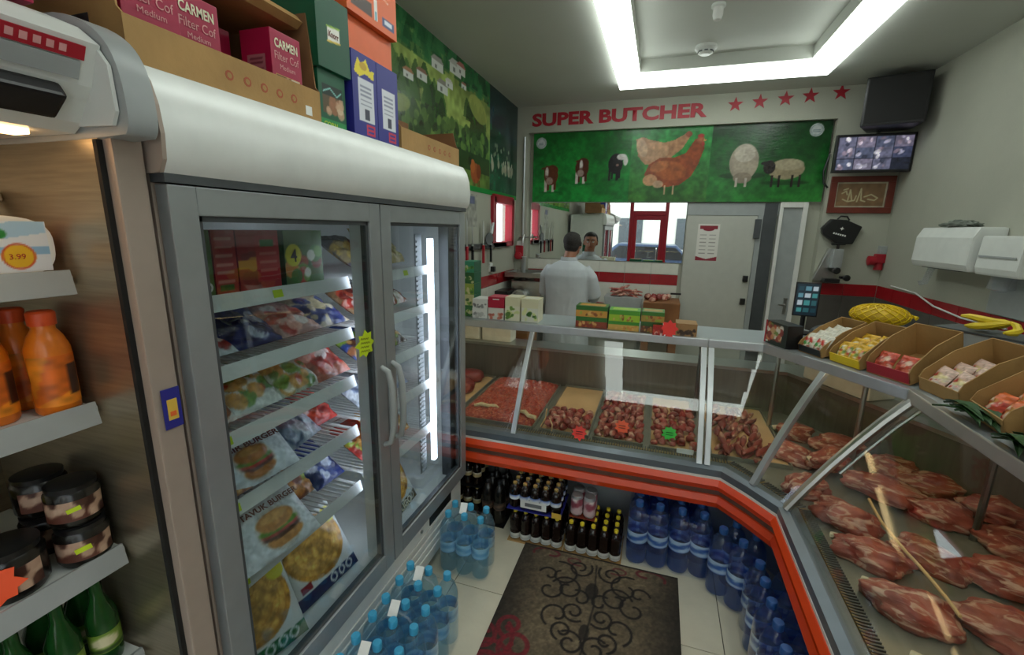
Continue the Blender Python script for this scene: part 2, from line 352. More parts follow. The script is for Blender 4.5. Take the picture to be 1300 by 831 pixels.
# left wall with the small red-framed window
WY0, WY1, WZ0, WZ1 = 4.13, 4.72, 1.5, 1.95
c = MB().box(XL-.1, XL, YF-.1, WY0, 0, ZC).box(XL-.1, XL, WY1, YB+.1, 0, ZC).box(XL-.1, XL, WY0, WY1, 0, WZ0).box(XL-.1, XL, WY0, WY1, WZ1, ZC)
wl = struct(c.build('wall_left', 'wall_paint'))
wn = thing('window_1', '', ''); del wn['label'], wn['category']; struct(wn)
c = MB()
for a in ((WY0-.03, WY0+.06, WZ0-.02, WZ1), (WY1-.05, WY1+.02, WZ0-.02, WZ1), (WY0, WY1, WZ1-.06, WZ1+.02), (WY0, WY1, WZ0-.03, WZ0+.02)): c.box(XL-.05, XL+.03, *a)
c.build('window_frame', 'red_frame', wn, .004)
MB().box(XL-.03, XL-.024, WY0, WY1, WZ0, WZ1).build('pane', 'glass', wn)
# right wall, back wall
wr = struct(MB().box(XR, XR+.1, YF-.1, YB+.3, 0, ZC).build('wall_right', 'wall_paint'))
OX1 = 1.385
# back wall: solid behind mirror and band of lettering; the strip right of the opening is thicker, and the beam over the banner
wb = struct(MB().box(XL-.1, XR+.1, YB, YB+.12, 0, ZC).build('wall_back', 'wall_paint'))
wbs = struct(MB().box(OX1, XR, YB-.10, YB, 0, ZC).build('wall_back_right', 'wall_paint'))
beam = struct(MB().box(XL, OX1, YB-.10, YB, 2.64, ZC).build('trim_1', 'wall_paint')); struct(MB().box(XL, -1.42, YB-.10, YB, 0, 2.64).build('trim_2', 'wall_paint'))
# front wall (behind the camera) with the shop front: red frames, glass, door
c = MB().box(XL-.1, -1.32, YF-.12, YF, 0, ZC).box(1.5, XR+.1, YF-.12, YF, 0, ZC).box(-1.32, 1.5, YF-.12, YF, 2.45, ZC).box(-1.32, -.72, YF-.12, YF, 0, .5).box(.13, 1.5, YF-.12, YF, 0, .5)
struct(c.build('wall_front', 'wall_paint'))
sf = thing('window_2', '', ''); del sf['label'], sf['category']; struct(sf)
def bar(x0, x1, z0, z1): return MB().box(x0, x1, YF-.1, YF-.02, z0, z1).build('window_frame', 'red_frame', sf, .006)
for a in ((-1.32, -1.26, .5, 2.45), (-.72, -.64, 0, 2.45), (.05, .13, 0, 2.45), (1.44, 1.5, .5, 2.45), (-1.26, 1.44, 2.38, 2.45), (-.64, .05, 2.0, 2.1), (-1.26, -.72, .5, .57), (.13, 1.44, .5, .57), (.75, .8, .5, 2.45)): bar(*a)
for a in ((-1.26, -.72, .57, 2.38), (-.64, .05, 2.1, 2.38), (.13, .75, .57, 2.38), (.8, 1.44, .57, 2.38)): MB().box(a[0], a[1], YF-.064, YF-.058, a[2], a[3]).build('pane', 'glass', sf)
dr = thing('door_1', '', ''); del dr['label'], dr['category']; struct(dr)
c = MB()
for a in ((-.64, -.55, .01, 2.0), (-.04, .05, .01, 2.0), (-.55, -.04, 1.9, 2.0), (-.55, -.04, .01, .25)): c.box(a[0], a[1], YF-.09, YF-.04, a[2], a[3])
c.build('door_frame', 'red_frame', dr, .005); MB().box(-.55, -.04, YF-.07, YF-.062, .25, 1.9).build('pane', 'glass', dr)
MB().tube([(-.08, YF-.04, .95), (-.08, YF+.02, .97), (-.08, YF+.02, 1.25), (-.08, YF-.04, 1.27)], .01).build('door_handle', 'steel', dr, smooth=True)
# street outside, seen in the mirror
struct(MB().box(-9, 9, -4.2, YF-.12, -.2, -.02).build('pavement', 'pavement')); struct(MB().box(-12, 12, -11, -4.2, -.25, -.12).build('road', 'asphalt'))
bd = thing('building', 'pale rendered building across the street outside the shop door', 'building', (0, -12, -.1))
MB().box(-12, 12, -1, 1, 0, 7).build('wall', 'facade', bd)
wm = MB().box(-.5, .5, 0, .06, 0, 1.3).mesh('window', 'dark_grey', .01)
for i in range(8):
    for j in range(2): link('window', wm, bd, (-8.5+i*2.4, .99, 1.0+j*2.9))
cr = thing('parked_car', 'dark blue car parked on the street outside the shop', 'car', (-.3, -5.9, -.12))
MB().prism([(-2, .25), (2, .25), (2.05, .7), (1.3, .85), (.8, 1.35), (-1.0, 1.38), (-1.6, .9), (-2.05, .8)], (0, -.8, 0), (1, 0, 0), (0, 0, 1), (0, 1.6, 0)).build('body', 'car_paint', cr, .06)
MB().prism([(1.15, .9), (.75, 1.28), (-.95, 1.3), (-1.4, .92)], (0, -.82, 0), (1, 0, 0), (0, 0, 1), (0, 1.64, 0)).build('side_glass', 'black_plastic', cr)
for x in (-1.25, 1.25):
    for y in (-.72, .72): MB().lathe([(.2, -.1), (.32, -.1), (.32, .1), (.2, .1)], (x, y, .32), 16, 'y').build('wheel', 'black_rubber', cr)

# tiles under the mirror, on the left wall behind the counter and on the right wall
def tiles(parent, o, u, v, rows, length, w, first=0):
    """rows: (z0, z1, material) along u for length"""
    o, u, v = Vector(o), Vector(u), Vector(v); n = u.cross(v)
    for z0, z1, m in rows:
        me = MB().obox(u*(w/2)+v*((z1-z0)/2)+n*.004, u, v, n, w/2-.0015, (z1-z0)/2-.0015, .004).mesh('tile', m, .0012)
        k = 0.0
        while k < length-.02:
            link('tile', me, parent, tuple(o+u*k+v*z0)); k += w
ROWS = [(.30, .70, 'white_tile'), (.70, 1.10, 'white_tile'), (1.10, 1.21, 'red_tile'), (1.21, 1.325, 'white_tile')]
tiles(wb, (-1.42, YB, 0), (1, 0, 0), (0, 0, 1), ROWS, 1.62, .27)
tiles(wl, (XL, 3.45, 0), (0, 1, 0), (0, 0, 1), ROWS[1:3], 1.40, .28)
tiles(wr, (XR, 4.86, 0), (0, -1, 0), (0, 0, 1), [(.72, 1.10, 'dark_tile'), (1.10, 1.21, 'red_tile')], 3.9, .30)
tiles(wbs, (OX1, YB-.10, 0), (1, 0, 0), (0, 0, 1), [(.72, 1.10, 'dark_tile'), (1.10, 1.21, 'red_tile')], .5, .255)

# mirror, banner, lettering, stars
mi = tag(MB().box(-1.40, .225, YB-.012, YB-.002, 1.335, 1.935).build('wall_mirror', 'mirror'), 'long frameless mirror above the red tile band on the back wall', 'mirror')
BW, BH = 2.74, .70
p = Pic(BW, BH, 150, '#1f8a3a')
def seg(x0, x1, c0, c1, seed):
    m = ((p.X >= x0) & (p.X < x1))*1.; t = (p.Y/BH)[..., None]; base = p.c(c1)*t+p.c(c0)*(1-t)
    p.a = p.a*(1-m[..., None])+base*m[..., None]; p.noise(60, .16, seed, m); p.noise(14, .18, seed+1, m)
seg(0, 1.10, '#1d9a3c', '#1b7a2e', 1); seg(1.02, 1.76, '#3c7a2c', '#2f9a4a', 3); seg(1.76, 2.75, '#2b8530', '#12481f', 5)
def cow(x, y, s, body, face, flip=1):
    for dx in (-.55, -.2, .25, .5): p.rect(x+dx*s*.5-.01, y-.62*s, x+dx*s*.5+.012, y, body)
    p.ell(x, y, .42*s, .34*s, body); p.ell(x+flip*.05*s, y-.12*s, .2*s, .14*s, face); p.ell(x-flip*.34*s, y+.18*s, .16*s, .2*s, body)
    p.ell(x-flip*.36*s, y+.12*s, .1*s, .2*s, face); p.ell(x-flip*.52*s, y+.28*s, .07*s, .04*s, body); p.ell(x-flip*.2*s, y+.3*s, .07*s, .04*s, body)
def cowf(x, y, s, body, face, hx):
    for dx, b_ in ((-.17, 0), (.12, 0), (-.07, .06), (.2, .08)): p.rect(x+dx*s-.012, y-.62*s+b_*s, x+dx*s+.012, y-.1*s, body if b_ else face)
    p.ell(x+.04*s, y, .28*s, .36*s, body); p.ell(x+.08*s, y+.2*s, .24*s, .2*s, body); p.ell(x-.02*s, y-.2*s, .14*s, .14*s, face, 0, .6)
    p.ell(x+hx*s, y+.16*s, .12*s, .22*s, body); p.ell(x+hx*s, y+.12*s, .065*s, .2*s, face); p.ell(x+hx*s, y-.03*s, .06*s, .05*s, '#8a6a60')
    for e in (-1, 1): p.ell(x+hx*s+e*.16*s, y+.28*s, .08*s, .035*s, body, -e*.3)
p.ell(.20, .10, .12, .012, '#13602a', 0, .6); p.ell(.54, .18, .11, .012, '#13602a', 0, .6); p.ell(.86, .22, .12, .012, '#13602a', 0, .6)
cowf(.19, .27, .27, '#6a3520', '#e8dccf', -.13); cowf(.52, .34, .25, '#5a2c1c', '#efe4da', 0); cowf(.86, .37, .26, '#15151a', '#15151a', .12); p.ell(.93, .44, .05, .03, '#ece9e4'); p.ell(.97, .40, .022, .045, '#ece9e4')
def hen(x, y, s, body, hi, fl_):
    p.ell(x, y, .30*s, .17*s, body, -.35*fl_); p.ell(x-fl_*.23*s, y+.09*s, .16*s, .12*s, hi, .6*fl_); p.ell(x+fl_*.04*s, y-.02*s, .2*s, .11*s, hi, -.3*fl_, .5)
    p.poly([(x+fl_*.12*s, y+.08*s), (x+fl_*.34*s, y+.34*s), (x+fl_*.40*s, y+.24*s), (x+fl_*.28*s, y-.05*s)], body)
    p.ell(x+fl_*.37*s, y+.31*s, .06*s, .055*s, body); p.ell(x+fl_*.38*s, y+.375*s, .05*s, .03*s, '#c23a30'); p.ell(x+fl_*.41*s, y+.26*s, .025*s, .04*s, '#d05040')
    p.ell(x-fl_*.16*s, y-.16*s, .1*s, .09*s, '#d9a878')
    for d in (-.04, .06): p.rect(x+d*s-.006, y-.33*s, x+d*s+.006, y-.12*s, '#d8b27a')
p.poly([(1.09, .44), (1.06, .60), (1.12, .62), (1.20, .59), (1.33, .56), (1.42, .58), (1.53, .64), (1.56, .60), (1.50, .50), (1.40, .42), (1.30, .36), (1.16, .36)], '#c08e66'); p.ell(1.24, .48, .14, .09, '#d0a27a', .1, .8); p.ell(1.12, .52, .05, .09, '#dcb894', .3, .8); p.ell(1.55, .63, .03, .026, '#a85a40')
p.poly([(1.16, .26), (1.20, .36), (1.30, .42), (1.44, .42), (1.54, .46), (1.61, .58), (1.68, .58), (1.70, .50), (1.66, .36), (1.60, .24), (1.50, .16), (1.36, .14), (1.24, .18)], '#a04c26'); p.ell(1.40, .30, .16, .09, '#b8622f', -.2, .8); p.ell(1.30, .34, .09, .05, '#c87a44', .3, .7); p.ell(1.22, .21, .07, .055, '#d8a274'); p.ell(1.30, .17, .05, .035, '#e0b890'); p.ell(1.66, .575, .036, .032, '#b0603c'); p.ell(1.66, .612, .03, .016, '#c23a30'); p.ell(1.685, .535, .014, .024, '#c8483c'); p.poly([(1.69, .58), (1.72, .57), (1.69, .56)], '#d8b060')
for x in (1.36, 1.44): p.rect(x, .07, x+.012, .16, '#d8b98a')
p.noise(90, .12, 8, ((p.X > 1.03) & (p.X < 1.75))*1.)
p.ell(2.05, .24, .2, .03, '#153a18', 0, .6); p.ell(2.06, .36, .125, .165, '#b9ac96'); p.ell(2.06, .44, .09, .08, '#d3c8b4'); p.ell(2.06, .22, .08, .05, '#9a8c78'); p.rect(2.0, .14, 2.02, .22, '#cfc4b4'); p.rect(2.08, .14, 2.1, .22, '#cfc4b4')
p.ell(2.42, .17, .2, .02, '#153a18', 0, .6); p.ell(2.42, .29, .15, .09, '#b3a482'); p.ell(2.44, .33, .12, .05, '#cabd9c'); p.ell(2.28, .31, .05, .06, '#2a2320'); p.ell(2.24, .345, .035, .015, '#1e1a18')
for x in (2.30, 2.36, 2.47, 2.53): p.rect(x, .13, x+.02, .24, '#2a2320')
for x, y in ((.085, .60), (2.62, .62)):
    p.ell(x, y, .055, .055, '#dfe6e6'); p.ring(x, y, .044, .006, '#9ab0b4')
    for k in (-1, 0, 1): p.rect(x-.028, y+k*.016-.003, x+.028, y+k*.016+.003, '#7f979c')
p.noise(170, .08, 41); p.noise(40, .06, 42); p.a *= .84
bn = thing('green_banner', 'green banner printed with cows, hens and sheep above the mirror', 'banner', (-1.375, YB-.055, 1.94))
MB().box(0, BW, 0, .05, 0, BH).build('board', 'white_panel', bn, .002); panel(p, (.001, -.0015, .001), (1, 0, 0), (0, 0, 1), 'print_gloss', 'print', bn)
text('SUPER BUTCHER', .163, (-1.385, YB-.1005, 2.705), (1, 0, .006), (0, 0, 1), 'red_ink', beam, bold=.007, width=1.70, ext=.004)
for i, sx in enumerate((.55, .75, .955, 1.145, 1.375)):
    q = []
    for k in range(10):
        a = PI/2+k*PI/5; r = .068 if k % 2 == 0 else .027; q.append((r*math.cos(a), r*math.sin(a)))
    MB().prism(q, (sx, YB-.1005, 2.80+.012*i), (1, 0, 0), (0, 0, 1), (0, -.004, 0)).build('star', 'red_ink', beam if sx < 1.3 else wbs)

# landscape mural on the left wall
MY0, MZ0, MW, MH = 2.0, 1.955, 2.955, .94
p = Pic(MW, MH, 130, '#6d8f48')
t = (p.Y/MH); rr = random.Random(11)
p.put((t > .50)*1., '#8fa456'); p.noise(14, .22, 3); p.noise(70, .14, 2)
p.put((p.Y > .80+.10*np.sin(p.X*1.3))*1., '#2a6a3e')
for i in range(150): x, y = rr.uniform(0, 2.05), rr.uniform(.80, .95); p.poly([(x-.06, y-.06), (x+.06, y-.06), (x+.02, y+.04), (x-.02, y+.04)], rr.choice(['#1f5a34', '#357a48', '#2b6a3c', '#184a2a']), .6)
for x0, x1, n_ in ((.3, .75, 40), (.85, 1.0, 16), (1.02, 1.12, 12), (1.5, 2.0, 22)):
    for i in range(n_): x, y = rr.uniform(x0, x1), rr.uniform(.42, .66); p.poly([(x-.07, y-.07), (x+.07, y-.07), (x+.05, y+.02), (x+.01, y+.08), (x-.01, y+.08), (x-.05, y+.02)], rr.choice(['#2c4a24', '#38602c', '#24401f', '#4a7036']), .7)
for hx, hy, hs, rc in ((.76, .62, .07, '#8f6a58'), (.96, .74, .09, '#9a9a92'), (1.04, .62, .085, '#8d8a80'), (1.24, .80, .10, '#b9b8b0'), (1.36, .83, .08, '#b0706a'), (1.44, .74, .05, '#a06a60'), (.60, .58, .06, '#a87a5a'), (1.17, .68, .06, '#c8c6bc')):
    p.rect(hx, hy, hx+hs*1.9, hy+hs*.65, '#d2d6d0'); p.poly([(hx-.02, hy+hs*.6), (hx+hs*.5, hy+hs*1.0), (hx+hs*1.5, hy+hs*1.0), (hx+hs*2.1, hy+hs*.6)], rc); p.rect(hx+hs*.5, hy+hs*.1, hx+hs*.9, hy+hs*.4, '#7d807c')
p.blobs(.2, .22, 2.0, .46, 260, .04, ['#3d5c30', '#2f4c26', '#527438', '#688a40', '#26401f'], 4, .75)
p.ell(1.78, .66, .20, .09, '#a3ad5c', -.2, .8); p.ell(.55, .42, .12, .05, '#a8b060', .2, .6)
m = ((p.X > .9) & (p.X < 2.05) & (p.Y < .28))*1.; p.put(m, '#5f7a34', .8); p.noise(60, .2, 12, m); p.rect(1.3, .16, 2.05, .30, '#22381c', .75)
p.ell(1.72, .15, .105, .082, '#a5522c'); p.ell(1.66, .20, .05, .055, '#b8622f'); p.ell(1.79, .17, .05, .06, '#8a3d20')
for x in (1.66, 1.69, 1.77, 1.80): p.rect(x, .0, x+.014, .1, '#6d3018')
p.ell(1.60, .235, .03, .035, '#2a1a14')
m = (p.X > 2.06)*1.; p.put(m, '#20523a'); p.put(m*(p.Y > .62-(p.X-2.06)*.12), '#27424a'); p.put(m*(p.Y > .80-(p.X-2.06)*.25)*1., '#1d3a3c'); p.put(m*((p.Y > .38) & (p.Y < .55)), '#123a26'); p.noise(50, .28, 20, m)
rr = random.Random(5)
for i in range(14):
    x, y = rr.uniform(2.12, 2.75), rr.uniform(.24, .30); p.ell(x, y, .03, .04, '#b0ab94', 0, .85); p.ell(x-.015, y+.05, .012, .02, '#c8c4b0')
for i in range(10): p.ell(rr.uniform(2.1, 2.6), rr.uniform(.36, .46), .02, .02, '#8f9a80', 0, .8)
p.rect(0, 0, MW, .045, '#1c8a3c')
mu = tag(panel(p, (0, 0, 0), (0, 1, 0), (0, 0, 1), 'print_gloss', 'landscape_mural'), 'landscape mural of hills, houses, trees, a brown cow and sheep above the knife rack wall', 'mural'); mu.location = (XL+.004, MY0, MZ0)

# ceiling lamp ring and the two ceiling fittings
lr = thing('ceiling_light_ring', 'rectangular ring of white light bars on the ceiling', 'ceiling light', (0, 0, ZC))
for a in ((LX0, IX0, LY0, LY1), (IX1, LX1, LY0, LY1), (IX0, IX1, IY1+.02, LY1), (IX0, IX1, LY0, IY0)): MB().box(*a, -.05, -.003).build('light_bar', 'lamp', lr, .008)
q = thing('smoke_detector', 'round white smoke detector with dark slots in the ceiling tray', 'detector', (.20, 3.93, ZC+.09))
MB().lathe([(.075, 0), (.078, -.02), (.06, -.035)], n=20).build('base', 'white_panel', q, smooth=False); MB().lathe([(.05, -.03), (.052, -.05), (.035, -.06)], n=18).build('cover', 'white_panel', q)
for k in range(8): MB().obox((.051*math.cos(k*PI/4), .051*math.sin(k*PI/4), -.042), (math.cos(k*PI/4), math.sin(k*PI/4), 0), (-math.sin(k*PI/4), math.cos(k*PI/4), 0), (0, 0, 1), .004, .012, .004).build('slot', 'dark_grey', q)
q = thing('ceiling_sensor', 'small white capsule-shaped sensor hanging in the ceiling tray', 'sensor', (.215, 3.28, ZC+.09))
MB().lathe([(.04, 0), (.042, -.015), (.028, -.02)], n=16).build('mount', 'white_panel', q); MB().lathe([(.028, -.02), (.03, -.06), (.022, -.085), (.006, -.092)], n=16).build('lens', 'white_lip', q, smooth=True)

# ================================================================ GLASS MEAT COUNTER (three joined units)
ST = {0: ((-1.53, 2.15), (0, 1)), 1: ((.285, 2.15), (0, 1)), 2: ((.365, 2.15), (.5, 1)), 3: ((.46, 2.045), (.76, .52)), 4: ((.555, 1.92), (1, .05)), 5: ((.555, .95), (1, 0)), 6: ((.555, .05), (1, 0))}
ST[7] = ((-.68, 2.15), (0, 1)); ST[8] = ((.325, 2.15), (.2, 1))
def sp(k, off, z, dx=0):
    (fx, fy), (nx, ny) = ST[k]; return Vector((fx+nx*off+dx, fy+ny*off, z))
def sweep(prof, sts):
    """closed profile (offset, z) run along the stations"""
    m = MB(); n = len(prof)
    vs = [sp(k, o, z) for k in sts for o, z in prof]; fs = []
    for j in range(len(sts)-1):
        for i in range(n): fs.append((j*n+i, j*n+(i+1) % n, (j+1)*n+(i+1) % n, (j+1)*n+i))
    fs.append(tuple(range(n))); fs.append(tuple(range((len(sts)-1)*n, len(sts)*n))[::-1])
    return m.add(vs, fs)
GL = [(.035, .555), (.095, .66), (.162, .768), (.233, .873), (.308, .975), (.385, 1.068)]
def glass_prof(): return GL+[(o+.006, z-.001) for o, z in GL[::-1]]
def strut(k, parent, w=.013, dx=0, th=.012):
    (fx, fy), (nx, ny) = ST[k]; n = Vector((nx, ny, 0)).normalized(); t = Vector((n.y, -n.x, 0)); m = MB()
    pts = [sp(k, o, z, dx)-n*.004 for o, z in GL]
    for a, b_ in zip(pts, pts[1:]):
        d = (b_-a); m.obox((a+b_)/2, t, d.normalized(), t.cross(d.normalized()), w, d.length/2+.004, th)
    m.build('glass_strut', 'alu', parent, .002)
def counter_unit(name, label, sts, panes, struts, ledge_to=.72):
    t = thing(name, label, 'display counter')
    def S(prof, nm, mt, bev=0, pr=None): return sweep(prof, sts).build(nm, mt, pr or t, bev)
    S([(.30, 0), (.9, 0), (.9, .36), (.30, .36)], 'base', 'grey_panel')
    S([(.03, .352), (.93, .352), (.93, .525), (.03, .525)], 'deck_body', 'dark_grey')
    S([(.0, .353), (.035, .353), (.035, .412), (.0, .412), (-.012, .383)], 'orange_band', 'orange_trim')
    S([(.012, .412), (.035, .412), (.035, .447), (.012, .447)], 'brown_band', 'brown_trim')
    S([(-.008, .446), (.035, .446), (.035, .50), (-.008, .50), (-.022, .474)], 'orange_band', 'orange_trim')
    S([(-.004, .50), (.035, .50), (.035, .512), (-.004, .512)], 'white_lip', 'white_lip')
    S([(-.002, .513), (.07, .535), (.07, .556), (.03, .556), (.0, .545)], 'front_sill', 'sill')
    g = S([(.075, .526), (.115, .526), (.115, .548), (.075, .556)], 'air_grille', 'grille')
    # grille slats
    n = 0
    for a, b_ in zip(sts, sts[1:]):
        A, B = sp(a, .095, .555), sp(b_, .095, .555); L = (B-A).length; d = (B-A).normalized(); w = Vector((0, 0, 1)).cross(d)
        c = MB(); k = .01
        while k < L-.005: c.obox(A+d*k, d, w, (0, 0, 1), .0025, .02, .003); k += .013
        if c.v: o = c.build('grille_slats', 'dark_grey', g); o['kind'] = 'stuff'
    S([(.12, .52), (.95, .52), (.95, .535), (.12, .535)], 'deck', 'meat_tray')
    S([(.93, .36), (.95, .36), (.95, .80), (.93, .80)], 'rear_wall', 'rear_steel')
    S([(.90, .795), (1.10, .795), (1.10, .815), (.90, .815)], 'rear_ledge', 'steel')
    S([(.95, 0), (1.08, 0), (1.08, .80), (.95, .80)], 'service_body', 'grey_panel')
    for ss, lt in ((sts, ledge_to),) if sts[0] != 1 else (([1, 2], .72), ([2, 3, 4], ledge_to)):
        sweep([(.37, 1.06), (lt, 1.06), (lt, 1.098), (.39, 1.098), (.365, 1.085)], ss).build('top_ledge', 'ledge_top', t)
    S([(.355, 1.055), (.385, 1.055), (.385, 1.102), (.355, 1.102)], 'top_rail', 'alu', .006)
    S([(.44, 1.04), (.47, 1.04), (.47, 1.058), (.44, 1.058)], 'lamp_strip', 'counter_led')
    for a in panes:
        m = sweep(glass_prof(), a).mesh('glass_pane', 'glass')
        link('glass_pane', m, t)
    for k, dx in struts: strut(k, t, dx=dx)
    for k in sts:
        m = MB().tube([sp(k, .66, .53), sp(k, .66, 1.06)], .012, 8); m.build('support_post', 'steel', t, smooth=True)
    return t
cA = counter_unit('glass_meat_counter', 'straight glass meat counter with orange trim along the back aisle', [0, 1], [[0, 7], [7, 1]], [(7, 0), (1, -.018)])
cB = counter_unit('glass_meat_counter', 'angled corner unit of the glass meat counter with orange trim', [1, 2, 3, 4], [[1, 2], [2, 3], [3, 4]], [(1, .018), (3, 0)], .92)
cC = counter_unit('glass_meat_counter', 'glass meat counter holding most of the large lamb cuts', [4, 5, 6], [[4, 5], [5, 6]], [(4, 0), (5, 0)], .92)
# wide chrome joint strut between corner and right counter
c = MB(); pts = [sp(4, o-.012, z) for o, z in GL]
c.tube([p_+Vector((0, -.02, 0)) for p_ in pts], .016, 8); c.build('joint_tube', 'steel', cC, smooth=True)
c = MB(); c.tube([p_+Vector((.03, -.03, -.02)) for p_ in pts[2:]], .008, 8); c.build('gas_strut', 'steel', cC, smooth=True)

# -------- trays and meat
DZ = .536
def tray(x0, x1, y0, y1, label):
    t = thing('meat_tray', label, 'tray', ((x0+x1)/2, (y0+y1)/2, DZ), group='steel trays in the straight meat counter'); w, h = (x1-x0)/2, (y1-y0)/2
    c = MB().box(-w, w, -h, h, 0, .006).box(-w, -w+.008, -h, h, .006, .02).box(w-.008, w, -h, h, .006, .02).box(-w+.008, w-.008, -h, -h+.008, .006, .02).box(-w+.008, w-.008, h-.008, h, .006, .02)
    c.build('pan', 'meat_tray', t)
    n = 14; vs = [(-w*.93+2*w*.93*i/n, -h*.97+2*h*.97*j/n, .010+.004*noise.noise(Vector((i*.7, j*.5, x0*9)))) for j in range(n+1) for i in range(n+1)]
    fs = [(j*(n+1)+i, j*(n+1)+i+1, (j+1)*(n+1)+i+1, (j+1)*(n+1)+i) for j in range(n) for i in range(n)]
    m = MB().add(vs, fs); m.build('paper_liner', 'meat_paper', t, smooth=True); return t
TR = [(-1.46, -1.10, 'steel meat tray holding two dark beef joints'), (-1.075, -.60, 'wide steel tray heaped with minced beef'), (-.565, -.285, 'steel tray half covered with diced beef and bare tan paper'), (-.265, .0, 'steel tray full of sliced beef chunks'), (.03, .275, 'steel tray of diced meat with the green price tag'), (.33, .70, 'steel tray of meat strips in the counter corner')]
for a, b_, l in TR: tray(a, b_, 2.29 if a < .3 else 2.30, 3.06, l)
def lump(name, sx, sy, sz, seed, m, rough=.25, sub=3, freq=1.6, flat=.35):
    bm = bmesh.new(); bmesh.ops.create_icosphere(bm, subdivisions=sub, radius=1)
    for v in bm.verts:
        d = v.co.normalized(); k = 1+rough*noise.noise(d*freq+Vector((seed*3.1, seed*1.7, 0)))+rough*.4*noise.noise(d*freq*3+Vector((seed, 0, seed*2)))
        q = d*k; v.co = (q.x*sx, q.y*sy, max(q.z, -flat)*sz+flat*sz)
    me = bpy.data.meshes.new(name); bm.to_mesh(me); bm.free(); me.materials.append(MATS[m])
    for p_ in me.polygons: p_.use_smooth = True
    return me
# two dark joints
for (x, y, rz, sx, sy, l) in ((-1.28, 2.92, .3, .13, .085, 'dark red beef joint at the back of the counter tray by the freezer'), (-1.255, 2.66, 1.2, .17, .10, 'long dark red beef joint in front of the smaller joint')):
    o = tag(link('beef_joint', lump('beef_joint', sx, sy, .06, x*7, 'dark_meat', .2), None, (x, y, DZ+.016), rz), l, 'meat')
# mince: heaped field of strands
def mince(x0, x1, y0, y1, label, seed):
    n, m_ = 150, 190; xs = np.linspace(0, 1, n); ys = np.linspace(0, 1, m_); X, Y = np.meshgrid(xs, ys)
    e = (np.clip(1-np.abs(2*X-1)**6, 0, 1)**.5)*(np.clip(1-np.abs(2*Y-1)**6, 0, 1)**.5)
    z = e*(.028+.03*(vnoise(m_, n, 5, seed)-.3)+.016*vnoise(m_, n, 34, seed+1)+.010*vnoise(m_, n, 70, seed+2))
    v = np.stack([x0+(x1-x0)*X+.01*vnoise(m_, n, 9, seed+4), y0+(y1-y0)*Y, DZ+.012+z], -1).reshape(-1, 3)
    o = tag(link('minced_beef', np_mesh('minced_beef', v, grid_faces(m_, n), 'mince', True)), label, 'minced meat'); o['kind'] = 'stuff'
mince(-1.06, -.615, 2.31, 3.04, 'heap of orange-red minced beef in the wide tray', 30)
chunk = [lump('meat_chunk', .024, .021, .019, 50+i, ('beef', 'lamb', 'pale_meat')[i % 3], .35, 2, 1.5) for i in range(6)]
slab = [lump('meat_slice', .036, .017, .014, 70+i, ('lamb', 'beef', 'pale_meat')[i % 3], .35, 2, 1.6) for i in range(6)]
def pile(x0, x1, y0, y1, n, meshes, name, label, group, layer=.016, rzs=(0, 6.28), seed=1, cols=6, kmax=2):
    rr = random.Random(seed); rows = max(1, int(math.ceil(n/cols/kmax))); c = 0
    for k in range(kmax):
        for j in range(rows):
            for i in range(cols):
                if c >= n: return
                x = x0+(x1-x0)*(i+.5+rr.uniform(-.3, .3))/cols; y = y0+(y1-y0)*(j+.5+rr.uniform(-.3, .3))/rows
                o = link(name, meshes[rr.randrange(len(meshes))], None, (x, y, DZ+.014+k*layer), rr.uniform(*rzs)); s = rr.uniform(.85, 1.15); o.scale = (s, s, s)
                tag(o, label, 'meat', group); c += 1
pile(-.55, -.30, 2.31, 2.62, 64, chunk, 'diced_beef', 'small cube of diced beef on the half bare tan paper', 'diced beef cubes', seed=2, cols=5)
pile(-.255, -.01, 2.32, 3.03, 170, slab, 'beef_slice', 'ribbed beef slice in the full tray with the orange tag', 'beef slices in the full tray', rzs=(1.0, 2.1), seed=3, cols=6, layer=.013)
pile(.04, .265, 2.31, 2.85, 70, chunk, 'diced_lamb', 'small diced meat cube in the tray with the green tag', 'diced meat behind the green tag', seed=4, cols=5)
strip = [lump('meat_strip', .075, .016, .013, 90+i, ('lamb', 'pale_meat')[i % 2], .4, 2, 1.3) for i in range(5)]
pile(.36, .62, 2.30, 2.98, 60, strip, 'meat_strip', 'long fatty meat strip piled in the corner of the counter', 'meat strips in the counter corner', rzs=(.9, 1.7), seed=5, cols=3, layer=.015, kmax=3)
